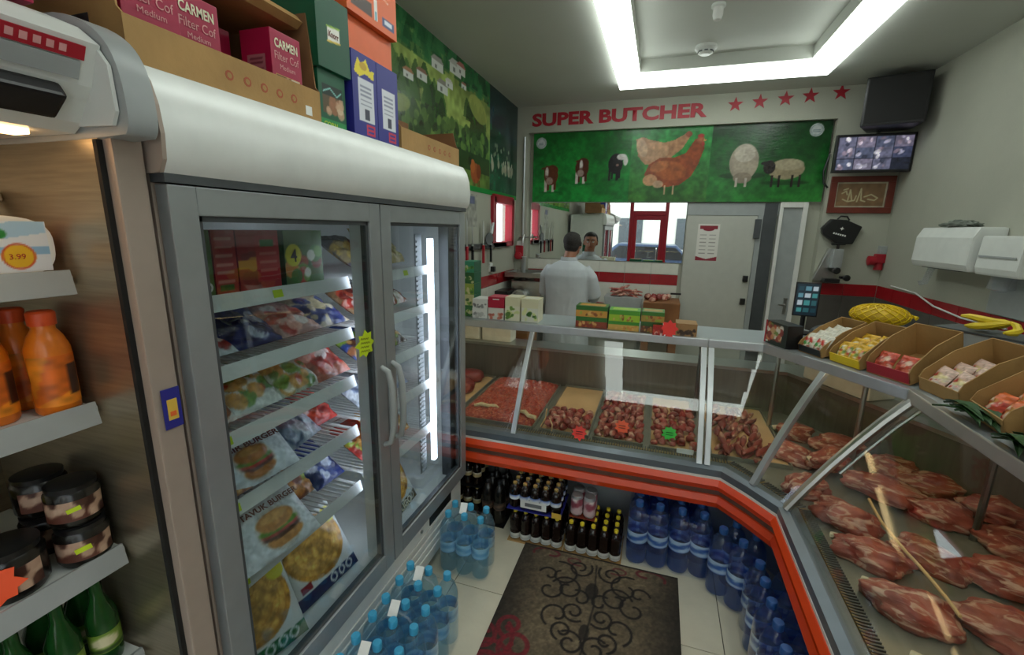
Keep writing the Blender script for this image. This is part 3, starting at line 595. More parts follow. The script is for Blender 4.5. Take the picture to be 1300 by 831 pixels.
# pieces of fat and the tags
for x, y, r_, l in ((-.93, 2.40, .2, 'pale curled fat trimming at the front of the mince tray'), (-.66, 2.36, -.5, 'pale fat trimming beside the counter strut')):
    c = MB().tube([(-.07, 0, .012), (-.03, .018, .016), (.02, -.006, .016), (.06, .012, .012), (.08, -.01, .01)], [.008, .013, .012, .012, .006], 8)
    tag(c.build('fat_trimming', 'fat', None, smooth=True, loc=(x, y, DZ+.045), rz=r_), l, 'fat')
def starburst(n, r0, r1, jit=0, seed=0):
    rr = random.Random(seed); return [((r0 if k % 2 else r1)*(1+rr.uniform(-jit, jit))*math.cos(k*PI/n), (r0 if k % 2 else r1)*(1+rr.uniform(-jit, jit))*math.sin(k*PI/n)) for k in range(2*n)]
for x, y, z, m, l, g in ((-.325, 2.215, .60, 'neon_red', 'red star price tag standing at the counter glass', None), (-.115, 2.37, .60, 'neon_orange', 'orange star price tag stuck in the sliced beef', None), (.13, 2.36, .605, 'neon_green', 'green star price tag stuck in the diced meat', None)):
    t = thing('price_tag', l, 'price tag', (x, y, z))
    MB().prism(starburst(9, .03, .042, .1, 3), (0, 0, 0), (1, 0, 0), (0, .6, .8), (0, .0016, -.0012)).build('card', m, t)
    MB().tube([(0, .004, 0), (0, .012, -.05)], .0015, 6).build('pin', 'steel', t)
    for k in range(2): MB().box(-.018, .018, -.0025, -.0015, .0, .003).build('scribble', 'black_ink', t).location = (0, -.004-.0065*k+.003, .006-.011*k)
tag(MB().box(-.04, .04, -.002, .002, 0, .025).build('paper_label', 'white_paper', None, loc=(.205, 2.245, .56)), 'small white paper label at the front of the diced meat', 'label')
# -------- large lamb cuts in corner and right counter: (x, y, sx, sy, rz, dz)
CUTS = [(.80, 2.72, .13, .10, .2, 0), (.71, 2.42, .14, .10, -.4, 0), (.95, 2.56, .15, .09, -.2, .02), (.85, 2.34, .13, .09, .6, .03), (.70, 2.10, .12, .085, .2, 0), (1.15, 2.43, .13, .09, -.5, 0), (1.0, 2.16, .19, .10, -.5, .02), (.78, 1.90, .15, .09, -.4, 0),
        (1.25, 2.30, .17, .075, -.3, 0), (1.15, 2.06, .16, .10, -.5, .0), (1.37, 2.12, .14, .10, -.5, .02), (1.32, 1.90, .16, .10, -.5, 0), (.785, 1.685, .15, .085, -.35, 0), (.97, 1.73, .14, .075, -.6, 0), (1.15, 1.68, .16, .085, -.4, .01), (.80, 1.45, .155, .095, -.45, 0), (1.03, 1.45, .15, .10, -.5, 0),
        (1.25, 1.45, .15, .10, -.4, 0), (.82, 1.18, .16, .1, -.4, 0), (1.1, 1.2, .16, .1, -.5, 0), (.8, .85, .16, .1, -.4, 0), (1.1, .8, .16, .1, -.5, 0)]
cutm = [lump('lamb_cut', .74, .78, 1, 110+i*2, 'lamb_big', .38, 4, 1.6, .45) for i in range(6)]
for i, (x, y, sx, sy, rz, dz) in enumerate(CUTS):
    t = thing('lamb_cut', 'large raw lamb cut '+('with a bone and a pale fat seam' if i % 6 == 3 else 'with a bare bone end showing' if i % 3 == 0 else 'with a pale fat seam on top' if i % 2 else 'without bone or fat seam')+', in the glass counter', 'meat', (x, y, DZ+dz), rz, 'large lamb cuts')
    o = link('flesh', cutm[i % 6], t); o.scale = (sx, sy, .056)
    if i % 3 == 0:
        b_ = MB().tube([(-sx*.75, sy*.3, .035), (-sx*.5, sy*.15, .052), (-sx*.3, -sy*.05, .058), (-sx*.2, -sy*.25, .055)], [.014, .009, .009, .013], 8); b_.build('bone', 'bone', t, smooth=True)
    if i % 2 == 1:
        b_ = MB().tube([(-sx*.2, sy*.4, .052), (sx*.1, sy*.3, .06), (sx*.45, sy*.25, .048)], [.005, .011, .004], 8); b_.build('fat_seam', 'fat', t, smooth=True)
t = tag(MB().tube([(.845, 1.90, .66), (.842, 1.84, .652), (.84, 1.78, .645), (.845, 1.70, .641), (.85, 1.62, .64), (.853, 1.55, .645), (.855, 1.48, .648), (.86, 1.42, .645), (.862, 1.36, .64)], .005, 8).build('tan_strand', 'strand', None, smooth=True), 'thick tan cord lying across the lamb cuts', 'strand')  # tan strand running over the lamb cuts
for (a, b_) in (((-.545, 2.25, .585), (-.505, 2.21, .71)), ((-.48, 2.235, .575), (-.50, 2.26, .64))):
    tag(MB().tube([a, ((a[0]+b_[0])/2+.01, (a[1]+b_[1])/2, (a[2]+b_[2])/2), b_], .004, 6).build('tan_stick', 'strand', None), 'thin tan stick standing in the meat by the strut', 'stick', 'sticks behind the counter glass')  # thin tan stick just behind the glass
# white foam boxes on the service ledge
for x, y, l in ((-1.37, 3.17, 'white foam box on the service ledge next to the freezer'), (-1.12, 3.17, 'white foam box on the service ledge, further from the freezer')):
    t = thing('foam_box', l, 'box', (x, y, .816)); MB().box(-.115, .115, -.07, .07, 0, .12).build('body', 'foam', t, .012); MB().box(-.12, .12, -.075, .075, .12, .14).build('lid', 'foam', t, .006)
t = thing('foam_box', 'long white foam box standing behind the corner counter glass', 'box', (1.055, 2.85, .816), -1.025); MB().box(-.2, .2, -.09, .09, 0, .13).build('body', 'foam', t, .012); MB().box(-.205, .205, -.095, .095, .13, .15).build('lid', 'foam', t, .006)

# ================================================================ TWO-DOOR FREEZER
FX, FY0, FY1 = -.945, .645, 2.06            # front plane of the cabinet, doors stand in front of it
t = fz = thing('display_freezer', 'tall two-door glass display freezer with silver header', 'freezer')
B = -1.53
MB().box(B, B+.03, FY0, FY1, .30, 1.90).build('back_panel', 'white_panel', t); MB().box(B, FX, FY0, FY0+.03, .0, 1.90).build('side_panel', 'beige_panel', t, .003); MB().box(B, FX, FY1-.03, FY1, .0, 1.90).build('side_panel', 'white_panel', t, .003)
MB().box(B, FX, FY0+.03, FY1-.03, 1.72, 1.90).build('top_box', 'grey_panel', t); MB().box(B, FX, FY0+.03, FY1-.03, .30, .37).build('bottom_box', 'white_panel', t)
k = MB().box(B, FX, FY0+.03, FY1-.03, .05, .30).build('kick_panel', 'white_panel', t)
for j in range(4): MB().box(FX, FX+.006, 1.0, 1.95, .09+j*.04, .112+j*.04).build('vent_rib', 'white_lip', k, .004)
MB().box(FX, FX+.004, 1.70, 1.93, .245, .297).build('display', 'black_plastic', k, .001); MB().lathe([(.008, 0), (.008, .008), (.004, .009)], (FX, 1.62, .27), 12, 'x').build('lock', 'steel', k)
for y in (FY0+.06, FY1-.06):
    for x in (B+.06, FX-.06): MB().lathe([(.025, 0), (.025, .05)], (x, y, 0), 10).build('foot', 'black_plastic', t)
# bulging header
pr = [(B, 1.905), (-.955, 1.937), (-.925, 1.93), (-.905, 1.90), (-.893, 1.86), (-.888, 1.81), (-.892, 1.765), (-.905, 1.742), (-.95, 1.74), (-.95, 1.90)]
h = MB().prism([(a, b_) for a, b_ in pr], (0, FY0, 0), (1, 0, 0), (0, 0, 1), (0, FY1-FY0+.005, 0)).build('header', 'header_silver', t, smooth=True)
for y in (FY0-.008, FY1+.005): MB().prism(pr[1:9], (0, y, 0), (1, 0, 0), (0, 0, 1), (0, .008, 0)).build('end_cap', 'beige_panel' if y < 1 else 'white_panel', h)
MB().box(-.945, -.905, FY0, FY1, 1.725, 1.742).build('header_shadow_gap', 'dark_grey', t)
# doors
def door(y0, y1, hinge):
    d = MB(); zt, zb, fw = 1.722, .335, .058; x0, x1 = FX+.002, -.91
    d.box(x0, x1, y0, y0+fw, zb, zt).box(x0, x1, y1-fw, y1, zb, zt).box(x0, x1, y0+fw, y1-fw, zt-fw, zt).box(x0, x1, y0+fw, y1-fw, zb, zb+.07)
    o = d.build('door', 'frame_grey', t, .003); s = MB(); e = .012
    for a in ((y0+fw, y0+fw+e, zb+.07, zt-fw), (y1-fw-e, y1-fw, zb+.07, zt-fw), (y0+fw, y1-fw, zt-fw-e, zt-fw), (y0+fw, y1-fw, zb+.07, zb+.07+e)): s.box(x0+.004, x1-.008, *a)
    s.build('glazing_bead', 'dark_grey', o)
    MB().box(-.924, -.920, y0+fw+.001, y1-fw-.001, zb+.071, zt-fw-.001).build('glass_pane', 'door_glass', o)
    hy = (y1-.03) if hinge == 'l' else (y0+.03)
    MB().tube([(x1, hy, 1.16), (x1+.028, hy, 1.145), (x1+.04, hy, 1.09), (x1+.042, hy, 1.0), (x1+.04, hy, .93), (x1+.028, hy, .875), (x1, hy, .86)], [.009, .011, .012, .013, .012, .011, .009], 10).build('handle', 'grey_panel', o, smooth=True)
    return o
dl = door(FY0+.005, 1.348, 'l'); door(1.354, FY1-.005, 'r')
MB().box(-1.0, -.95, 1.30, 1.40, .37, 1.72).build('mullion', 'white_lip', t, .004)
MB().box(-1.0, -.95, FY0+.03, FY0+.06, .37, 1.72).build('inner_post', 'white_lip', t); MB().box(-1.0, -.95, FY1-.11, FY1-.03, .37, 1.72).build('inner_post', 'dark_grey', t)
MB().box(-1.012, -.992, 1.855, 1.885, .50, 1.60).build('led_and_fill_strip', 'freezer_led_and_fill', t, .004); MB().box(-1.012, -1.001, 1.32, 1.38, .50, 1.60).build('led_and_fill_strip', 'freezer_led_and_fill', t, .003)  # second strip, hidden behind the mullion, is an added lamp to brighten the shelves
# slotted shelf rails
rl = MB()
for k in range(52): rl.box(-1.035, -1.03, 1.80, 1.842, .46+k*.022, .468+k*.022)
rl.box(-1.04, -1.035, 1.795, 1.85, .45, 1.62); rl.build('slotted_rail', 'grey_panel', t)
# wire shelves with white price strips
SH = [(1.465, 0), (1.285, 0), (1.105, 0), (.91, 0), (.68, 0)]
for z, _ in SH:
    for (a, b_) in ((.70, 1.315), (1.385, 1.965)):
        s = MB().box(-1.50, -1.03, a, a+.008, z-.008, z).box(-1.50, -1.03, b_-.008, b_, z-.008, z).box(-1.50, -1.49, a, b_, z-.008, z).box(-1.04, -1.03, a, b_, z-.008, z).build('shelf', 'white_lip', t)
        n = 26; g = MB()
        for i in range(n): y = a+(b_-a)*(i+.5)/n; g.box(-1.49, -1.04, y-.0025, y+.0025, z-.006, z-.001)
        w = g.build('shelf_wires', 'white_lip', s)
        MB().obox((-1.024, (a+b_)/2, z-.008), (.97, 0, .25), (0, 1, 0), (-.25, 0, .97), .003, (b_-a)/2, .021).build('price_strip', 'white_lip', s, .001)
        for ly in ((a+.09,) if z < 1.2 and a < 1 else (a+.3,) if z > 1.4 else ()): MB().obox((-1.0215, ly, z-.007), (.97, 0, .25), (0, 1, 0), (-.25, 0, .97), .0012, .017, .011).build('price_label', 'neon_yellow', s)
# neon star on the left door, energy sticker on the side post
q = thing('price_star', 'neon yellow star sticker with handwriting on the freezer door glass', 'sticker', (-.9185, 1.245, 1.262))
MB().prism(starburst(8, .034, .052, .12, 4), (0, 0, 0), (0, 1, 0), (0, 0, 1), (.0015, 0, 0)).build('card', 'neon_yellow', q)
for j in range(4): MB().tube([(.002, -.026+.006*k_, .02-.014*j-.0008*k_+(.004 if k_ % 2 else -.002)) for k_ in range(9 if j % 2 else 8)], .0009, 4).build('handwriting', 'black_ink', q)

# ---------------------------------------------------------------- frozen goods: pictures
def pic_burger(W_, H_, bg_, bun, txt=None):
    p = Pic(W_, H_, 230, bg_); p.rect(0, H_*.80, W_, H_, '#e8ebee'); x, y, r = W_*.56, H_*.27, min(W_, H_)*.235
    p.ell(x, y, r*1.2, r*1.1, '#c9b9a0', 0, .5); p.ell(x, y-r*.55, r*.98, r*.36, bun); p.ell(x, y-r*.25, r*1.03, r*.26, '#5a3320'); p.ell(x, y-r*.08, r*1.03, r*.24, '#b8382c'); p.ell(x, y+r*.06, r*1.08, r*.24, '#5f8a2c'); p.ell(x, y+r*.42, r*1.0, r*.5, bun); p.ell(x, y+r*.58, r*.7, r*.24, '#e0a862', 0, .7)
    p.noise(30, .12, 3); return p
def pic_pastry(W_, H_, base):
    p = Pic(W_, H_, 210, '#dfe3e2'); p.ell(W_*.5, H_*.58, W_*.46, H_*.40, '#c8923f'); p.ell(W_*.5, H_*.58, W_*.40, H_*.34, '#d8a552')
    m = (((p.X-W_*.5)/(W_*.46))**2+((p.Y-H_*.58)/(H_*.40))**2 < 1)*1.; p.noise(12, .25, 5, m); p.noise(40, .15, 6, m)
    for k in range(5): p.ring(W_*.5, H_*.58, W_*.08*(k+1), .004, '#b57a30', k, k+4, .5, H_/W_*.9)
    p.rect(0, 0, W_, H_*.16, base); p.ell(W_*.88, H_*.83, .03, .03, '#e8dc3a')
    for x in (.55, .7, .84): p.ell(W_*x, H_*.09, .016, .016, '#e6ecea'); p.ell(W_*x, H_*.09, .010, .010, base)
    p.rect(W_*.08, H_*.17, W_*.24, H_*.25, '#8a1f2c'); return p
def pic_food(W_, H_, bg_, cols, seed, top=None):
    p = Pic(W_, H_, 200, bg_); p.blobs(W_*.08, H_*.08, W_*.92, H_*.62, 34, min(W_, H_)*.11, cols, seed); p.noise(30, .15, seed)
    if top: p.rect(0, H_*.72, W_, H_*.92, top); p.rect(W_*.15, H_*.78, W_*.8, H_*.86, '#f0efe8')
    return p
GREENS = ['#6f9a3a', '#3f7a2c', '#b8502e', '#d89a4a', '#e8e2d4', '#c23a2a']; BROWN = ['#a5602c', '#c9843a', '#7a3f20', '#d8a860', '#8fae3a']; REDS = ['#b03028', '#d05038', '#e8b0a0', '#8a2420', '#f0e8e0']
def bag(name, label, pic, T, loc, rot, m='print_gloss', seed=0, group=None, cat='frozen bag', words=None):
    t = thing(name, label, cat, loc, rot=rot, group=group); link('bag', pillow_mesh(pic, T, m, .006, seed), t)
    if words:
        for (s, size, x, y, mt, wd) in words: text(s, size, (x-pic.W/2, y-pic.H/2, T+.0095), (1, 0, 0), (0, 1, 0), mt, t, 'lettering', .0008, wd)
    return t
# a bag lying on a shelf is turned so its lower edge faces the door: local x -> +y (along the shelf), local y -> -x (into the freezer), tilted up a little
def lay(tilt=0): return (R(tilt), 0, R(90))
def shelf_bag(name, label, pic, T, y, z, x=-1.17, tilt=12, yaw=0, **k):
    rot = Matrix.Rotation(R(90+yaw), 3, 'Z') @ Matrix.Rotation(R(tilt), 3, 'X')
    return bag(name, label, pic, T, (x, y, z+.004+math.sin(R(tilt))*pic.H/2), tuple(rot.to_euler()), **k)
F = 'frozen goods in the display freezer'
# shelf 4 and 5: burger bags
shelf_bag('frozen_burger_bag', 'white bag of frozen beef burgers with a printed burger picture', pic_burger(.29, .22, '#dfe3ea', '#b8763a'), .05, .875, .915, x=-1.115, tilt=44, yaw=-4, seed=1, words=[('SIGIR BURGER', .023, .075, .102, 'mahogany', .19)])
shelf_bag('frozen_burger_bag', 'white bag of chicken burgers hanging over the lowest freezer shelf', pic_burger(.25, .25, '#e4e7ec', '#c98a4a'), .045, .90, .70, x=-1.075, tilt=38, yaw=-6, seed=2, words=[('TAVUK BURGER', .024, .055, .132, 'mahogany', .19)])
shelf_bag('frozen_food_bag', 'crinkled silver bag beside the white burger bag', pic_food(.2, .2, '#8f9aa8', ['#a8b4c4', '#cfd6e0', '#6f7c90', '#4a5a78'], 3), .06, 1.09, .915, tilt=34, yaw=10, seed=3)
shelf_bag('frozen_food_bag', 'red food bag at the end of the silver bag shelf', pic_food(.16, .2, '#a8281f', REDS, 4), .05, 1.25, .915, x=-1.22, tilt=34, seed=4)
shelf_bag('frozen_food_bag', 'small brown bag under the corner of the beef burger bag', pic_food(.16, .16, '#8a5a38', BROWN, 5), .04, .77, .915, x=-1.10, tilt=10, seed=5)
shelf_bag('frozen_food_bag', 'brown and cream bag behind the chicken burger bag', pic_food(.2, .2, '#6d4a34', BROWN, 6), .05, 1.12, .685, x=-1.22, tilt=38, seed=6)
shelf_bag('frozen_food_bag', 'dark blue bag at the mullion end of the lowest freezer shelf', pic_food(.15, .2, '#1f2f6a', ['#2b3f8a', '#16224f', '#cfd6e0'], 7), .05, 1.25, .685, x=-1.2, tilt=36, seed=7)
shelf_bag('frozen_food_bag', 'white bag with orange food under the chicken burger bag', pic_food(.17, .2, '#dfe0dc', BROWN, 8), .03, .78, .685, x=-1.18, tilt=8, seed=8)
# shelf 3
for i, (y, l, bgc, cols) in enumerate(((.77, 'white bag with orange food at the hinge end of the middle shelf', '#dcdcd6', BROWN), (.93, 'clear white bag of mixed vegetables on the middle shelf', '#d4d6d0', GREENS), (1.09, 'green and red food bag on the middle shelf', '#b8bfae', GREENS), (1.24, 'reddish bag at the mullion end of the middle shelf', '#b06a58', REDS))):
    shelf_bag('frozen_food_bag', l, pic_food(.17, .24, bgc, cols, 20+i), .05, y, 1.11, x=-1.16, tilt=35, seed=20+i)
# shelf 2
for i, (y, l, bgc, cols, tl) in enumerate(((.79, 'pale bag lying flat on the second freezer shelf', '#b4b8bc', REDS, 4), (.95, 'dark navy bag draped on the second freezer shelf', '#1c2458', ['#232e70', '#161c48', '#c8ccd8'], 14), (1.12, 'pinkish sausage bag on the second freezer shelf', '#b89088', REDS, 6), (1.25, 'cream bag with a navy band on the second freezer shelf', '#b0a088', ['#24306c', '#c8b890'], 10))):
    shelf_bag('frozen_food_bag', l, pic_food(.18, .22, bgc, cols, 30+i), .05, y, 1.29, x=-1.16, tilt=tl+16, seed=30+i)
# shelf 1: upright boxes
def carton(name, label, dims, m, loc, rz=0, pics=None, cat='box', group=None, bevel=.002, words=None, rot=None):
    """box with its front on local +x; pics: face -> Pic"""
    dx, dy, dz = dims; t = thing(name, label, cat, loc, rz, group, rot); MB().box(-dx, 0, 0, dy, 0, dz).build('carton', m, t, bevel)
    fr = {'f': ((.0006, 0, 0), (0, 1, 0), (0, 0, 1)), 'l': ((-dx, -.0006, 0), (1, 0, 0), (0, 0, 1)), 't': ((0, 0, dz+.0006), (0, 1, 0), (-1, 0, 0)), 'r': ((0, dy+.0006, 0), (-1, 0, 0), (0, 0, 1))}
    for k, p_ in (pics or {}).items(): panel(p_, *fr[k], 'print', 'print', t)
    for (s, size, a, b_, mt, wd) in (words or []): text(s, size, (.001, a, b_), (0, 1, 0), (0, 0, 1), mt, t, 'lettering', .0006, wd)
    return t
def pic_box(W_, H_, bg_, cols, seed, band=None, panel_=None):
    p = Pic(W_, H_, 260, bg_); p.blobs(W_*.12, H_*.12, W_*.88, H_*.6, 16, min(W_, H_)*.14, cols, seed)
    if band: p.rect(0, H_*.66, W_, H_*.9, band); p.rect(W_*.12, H_*.72, W_*.85, H_*.84, '#efe9dd')
    if panel_: p.rect(W_*.1, H_*.2, W_*.9, H_*.55, panel_)
    return p
carton('frozen_food_box', 'green box with a salad picture on the top freezer shelf', (.08, .105, .165), 'green_box', (-1.07, .745, 1.468), pics={'f': pic_box(.105, .165, '#55783a', GREENS, 1)}, words=[('go', .05, .055, .012, 'white_ink', .045)])
p = Pic(.065, .165, 260, '#b5222a')
for k in range(6): p.rect(.008, .03+k*.022, .055, .037+k*.022, '#d8857a')
p.rect(.012, .008, .05, .024, '#2f6a2c')
carton('frozen_food_box', 'narrow red box with lines of small print on the top freezer shelf', (.08, .065, .165), 'magenta_box', (-1.07, .855, 1.468), pics={'f': p})
p = pic_box(.14, .165, '#a81f26', ['#c8432c', '#d89a3a', '#8a1820'], 6); p.rect(0, .06, .08, .085, '#e0962c'); p.rect(.06, .02, .138, .15, '#b8202a'); 
for k in range(4): p.rect(.07, .05+k*.024, .128, .058+k*.024, '#cf6a60')
p.rect(.075, .12, .12, .14, '#35702c')
carton('frozen_food_box', 'wide red box with a yellow stripe on the top freezer shelf', (.08, .14, .165), 'magenta_box', (-1.07, .925, 1.468), pics={'f': p})
p = pic_box(.16, .165, '#4a6a34', GREENS+['#8a3a24'], 9); p.ell(.035, .09, .032, .034, '#d8d02c')
carton('frozen_food_box', 'green food box with a yellow price roundel on the top freezer shelf', (.08, .16, .165), 'green_box', (-1.07, 1.085, 1.468), pics={'f': p}, words=[('4', .055, .022, .07, 'black_ink', None)])
# floor of the left side: two round pastry packs leaning back
def leaning(name, label, W_, H_, base, y, z, x, tilt, yaw, words=None):
    rot = Matrix.Rotation(R(90+yaw), 3, 'Z') @ Matrix.Rotation(R(tilt), 3, 'X')
    p = pic_pastry(W_, H_, base); t = thing(name, label, 'frozen pack', (x, y, z), rot=tuple(rot.to_euler()))
    link('pack', pillow_mesh(p, .035, 'print_gloss', .003, 3), t)
    for (s, size, a, b_, mt, wd) in (words or []): text(s, size, (a-W_/2, b_-H_/2, .0385), (1, 0, 0), (0, 1, 0), mt, t, 'lettering', .0006, wd)
leaning('frozen_pastry_pack', 'white pack with a round golden pastry and green base band', .27, .27, '#1f6a38', .84, .485, -1.09, 58, -14)
leaning('frozen_pastry_pack', 'white pack with a round golden pastry and navy base band', .27, .27, '#1c2a5c', 1.13, .485, -1.11, 58, -4)
leaning('frozen_pastry_pack', 'brown-banded round pastry pack behind the second freezer door', .26, .27, '#5a4a2c', 1.60, .485, -1.10, 62, 4, [('LIGO', .04, .09, .012, 'cream', .1)])
# right-hand door goods
RB = [('shelf top pack of pale dough at the lit post', 1.66, 1.475, '#c9b070', ['#d8c88a', '#b89a50', '#8a7a58'], 30, .20), ('red and white bag under the dough pack', 1.66, 1.295, '#cfcac4', REDS, 12, .2), ('brown bag on the third shelf of the lit side', 1.64, 1.115, '#6a5a50', BROWN, 12, .2), ('silver white crinkled bag on the fourth shelf of the lit side', 1.64, .92, '#a8b4cc', ['#c8d2e4', '#8090b4', '#e8ecf4'], 16, .2), ('orange and white bag on the lowest shelf of the lit side', 1.64, .69, '#d8a860', BROWN+['#e8ecf4'], 28, .22)]
for i, (l, y, z, bgc, cols, tl, w) in enumerate(RB):
    shelf_bag('frozen_food_bag', l, pic_food(w, .2, bgc, cols, 50+i), .06, y, z, x=-1.16, tilt=tl+14, seed=50+i)
    shelf_bag('frozen_food_bag', ('dark', 'tan', 'blue', 'pale', 'red')[i]+' frozen bag between the mullion and its lit-side neighbour', pic_food(.16, .2, ('#4a4a50', '#8a6a4a', '#2b3f7a', '#9aa0a8', '#9a3028')[i], cols, 60+i), .05, 1.48, z, x=-1.17, tilt=32, seed=60+i)
# energy sticker on the beige post
q = thing('energy_sticker', 'blue sticker with a yellow panel on the beige post by the freezer', 'sticker', (-.927, .592, 1.235))
MB().box(-.0008, .0012, 0, .036, 0, .085).build('sheet', 'blue_box', q); MB().box(.0012, .0018, .008, .028, .018, .062).build('panel_patch', 'gold_ink', q); MB().box(.0018, .0022, .012, .024, .026, .036).build('mark', 'orange_box', q)

# ================================================================ OPEN CHILLER
CY = .575
t = ch = thing('open_chiller', 'open shelved wall chiller with white canopy and steel end panel', 'chiller')
MB().box(-1.54, -.93, CY+.004, .63, .0, 1.80).build('end_panel', 'beige_panel', t, .004); MB().box(-1.53, -.955, CY-.002, CY+.004, .1, 1.80).build('inner_lining', 'brushed', t)
MB().box(-.962, -.952, CY-.006, CY+.004, .1, 1.79).build('edge_seal', 'black_rubber', t)
MB().box(-1.54, -1.50, -.85, CY, 0, 1.95).build('back_panel', 'brushed', t); MB().box(-1.50, -.96, -.85, CY-.002, 0, .30).build('base', 'grey_panel', t)
MB().box(-1.50, -.98, -.85, CY-.002, .30, .42).build('bottom_well', 'white_lip', t)
# canopy: top box, sloped white front, grey rounded end
pr = [(-1.54, 1.80), (-1.54, 1.99), (-1.02, 1.99), (-.945, 1.962), (-.90, 1.93), (-.93, 1.868), (-.975, 1.815), (-1.0, 1.80)]
MB().prism(pr, (0, -.85, 0), (1, 0, 0), (0, 0, 1), (0, CY+.85-.008, 0)).build('canopy', 'white_panel', t)
pe = [(-1.54, 1.79), (-1.54, 2.0), (-1.04, 2.0), (-.96, 1.985), (-.90, 1.95), (-.872, 1.90), (-.865, 1.83), (-.87, 1.802), (-.885, 1.79)]
MB().prism(chaikin(pe), (0, CY-.004, 0), (1, 0, 0), (0, 0, 1), (0, .05, 0)).build('canopy_end_cap', 'grey_panel', t, .004, True)
MB().prism([(-.905, 1.925), (-.935, 1.865), (-.98, 1.81), (-.895, 1.808), (-.882, 1.83), (-.885, 1.90)], (0, CY-.012, 0), (1, 0, 0), (0, 0, 1), (0, .006, 0)).build('end_cap_insert', 'white_panel', t)
MB().obox((-.945, .1, 1.838), (.80, 0, .60), (0, 1, 0), (-.6, 0, .8), .026, .42, .014).build('night_blind_case', 'black_plastic', t, .006)
MB().obox((-1.05, .1, 1.797), (1, 0, 0), (0, 1, 0), (0, 0, 1), .02, .42, .006).build('chiller_lamp', 'chiller_led', t, .003)
q = thing('canopy_sign', 'red and blue strip sign on the chiller canopy', 'sign', (-.9045, .41, 1.906))
ax, az = Vector((.5, 0, 1)).normalized(), Vector((1, 0, -.5)).normalized()
MB().obox((0, .05, .006), (0, 1, 0), ax, az, .085, .011, .002).build('red_strip', 'red_ink', q); MB().obox((-.011, .02, -.019), (0, 1, 0), ax, az, .11, .014, .002).build('blue_strip', 'grey_panel', q)
for k in range(9): MB().obox(Vector((.0005, -.018+.0155*k, .006))+az*.0018, (0, 1, 0), ax, az, .0045, .0055, .0006).build('worn_letter', 'pink', q)
for zi, z in enumerate((1.545, 1.275, .94, .66)):
    s = MB().box(-1.50, -1.085, -.85, CY-.006, z-.015, z).build('shelf', 'white_panel', t)
    MB().obox((-1.08, (CY-.01-.85)/2, z-.012), (.98, 0, .2), (0, 1, 0), (-.2, 0, .98), .004, (.85+CY-.01)/2, .024).build('price_rail', 'grey_panel', s, .001)
# goods in the chiller
def tub(label, loc, rz, sx=1.0):
    t = thing('spread_tub', label, 'tub', loc, rz)
    prof = [(.062, 0), (.078, .055), (.080, .06)]
    MB().lathe(prof, n=28, sq=(.62*sx, 1.15*sx)).build('tub_body', 'white_lip', t, smooth=True); MB().lathe([(.083, .058), (.086, .062), (.085, .074), (.078, .078)], n=28, sq=(.62*sx, 1.15*sx)).build('lid', 'white_panel', t, .001, True)
    return t
# pale tub standing on its edge, lid facing out
t = thing('spread_tub', 'pale pink spread tub on its side with a yellow price roundel', 'tub', (-1.135, .465, 1.546))
def oval(k, a=.095, b_=.055): return [(a*k*math.copysign(abs(math.cos(x))**.6, math.cos(x)), b_*k*math.copysign(abs(math.sin(x))**.7, math.sin(x))) for x in [2*PI*i/36 for i in range(36)]]
MB().prism(oval(.97), (-.04, 0, .056), (0, 1, 0), (0, 0, 1), (.06, 0, 0)).build('tub_body', 'pink', t, .006, True); MB().prism(oval(1.0), (.02, 0, .056), (0, 1, 0), (0, 0, 1), (.014, 0, 0)).build('lid', 'white_lip', t, .004)
p = Pic(.17, .09, 420, '#dde3ea'); p.rect(0, .03, .17, .045, '#8fb8d8'); p.poly([(0, .03), (.08, .055), (.17, .07), (.17, .09), (.12, .09), (.05, .06)], '#a8cbe4'); p.ell(.125, .028, .024, .02, '#e8b828'); p.ring(.125, .028, .022, .003, '#c8502c'); p.rect(.06, .008, .09, .018, '#7a6a6a'); p.ell(.105, .068, .009, .008, '#2f8a3c')
panel(p, (.0345, -.085, .011), (0, 1, 0), (0, 0, 1), 'print', 'lid_print', t); text('zac', .028, (.035, -.03, .062), (0, 1, 0), (0, 0, 1), 'blue_ink', t, width=.045); text('3.99', .014, (.0352, .026, .034), (0, 1, 0), (0, 0, 1), 'red_ink', t)
tub('small white tub standing behind the tub on its side', (-1.27, .495, 1.547), 0, .8); tub('white lidded tub on top of the small white tub', (-1.27, .495, 1.626), 0, .8)
prof = [(.030, 0), (.034, .006), (.034, .05), (.031, .07), (.034, .09), (.034, .13), (.026, .155), (.018, .168), (.018, .178)]
bm_ = MB().lathe(prof, n=18).mesh('bottle', 'orange_drink', smooth=True); cm_ = MB().lathe([(.021, .176), (.0215, .20), (.018, .204)], n=18).mesh('cap', 'cap_orange', .001, True)
p = Pic(.06, .10, 300, '#e2841f'); p.poly([(0, 0), (.06, .05), (.06, .1), (.02, .1)], '#d8621a', .8); p.rect(.035, .02, .048, .08, '#3a1c12'); p.noise(9, .2, 4)
def wrap(pic, r, z0, n=1.0, name='label'):
    th = (pic.X/pic.W-.5)*2*PI*n*.5; v = np.stack([r*np.cos(th), r*np.sin(th), z0+pic.Y], -1).reshape(-1, 3)
    me = np_mesh(name, v, grid_faces(pic.h, pic.w), 'print', True); pic.attr(me); return me
lm_ = wrap(p, .0347, .018)
for i, (x, y) in enumerate(((-1.125, .528), (-1.16, .45), (-1.125, .372), (-1.21, .522), (-1.25, .44), (-1.125, .29), (-1.21, .36))):
    t = thing('juice_bottle', 'orange juice drink bottle with an orange cap on the chiller shelf', 'bottle', (x, y, 1.276), .15*i, 'orange drink bottles in the chiller'); link('bottle', bm_, t); link('cap', cm_, t); link('label', lm_, t)
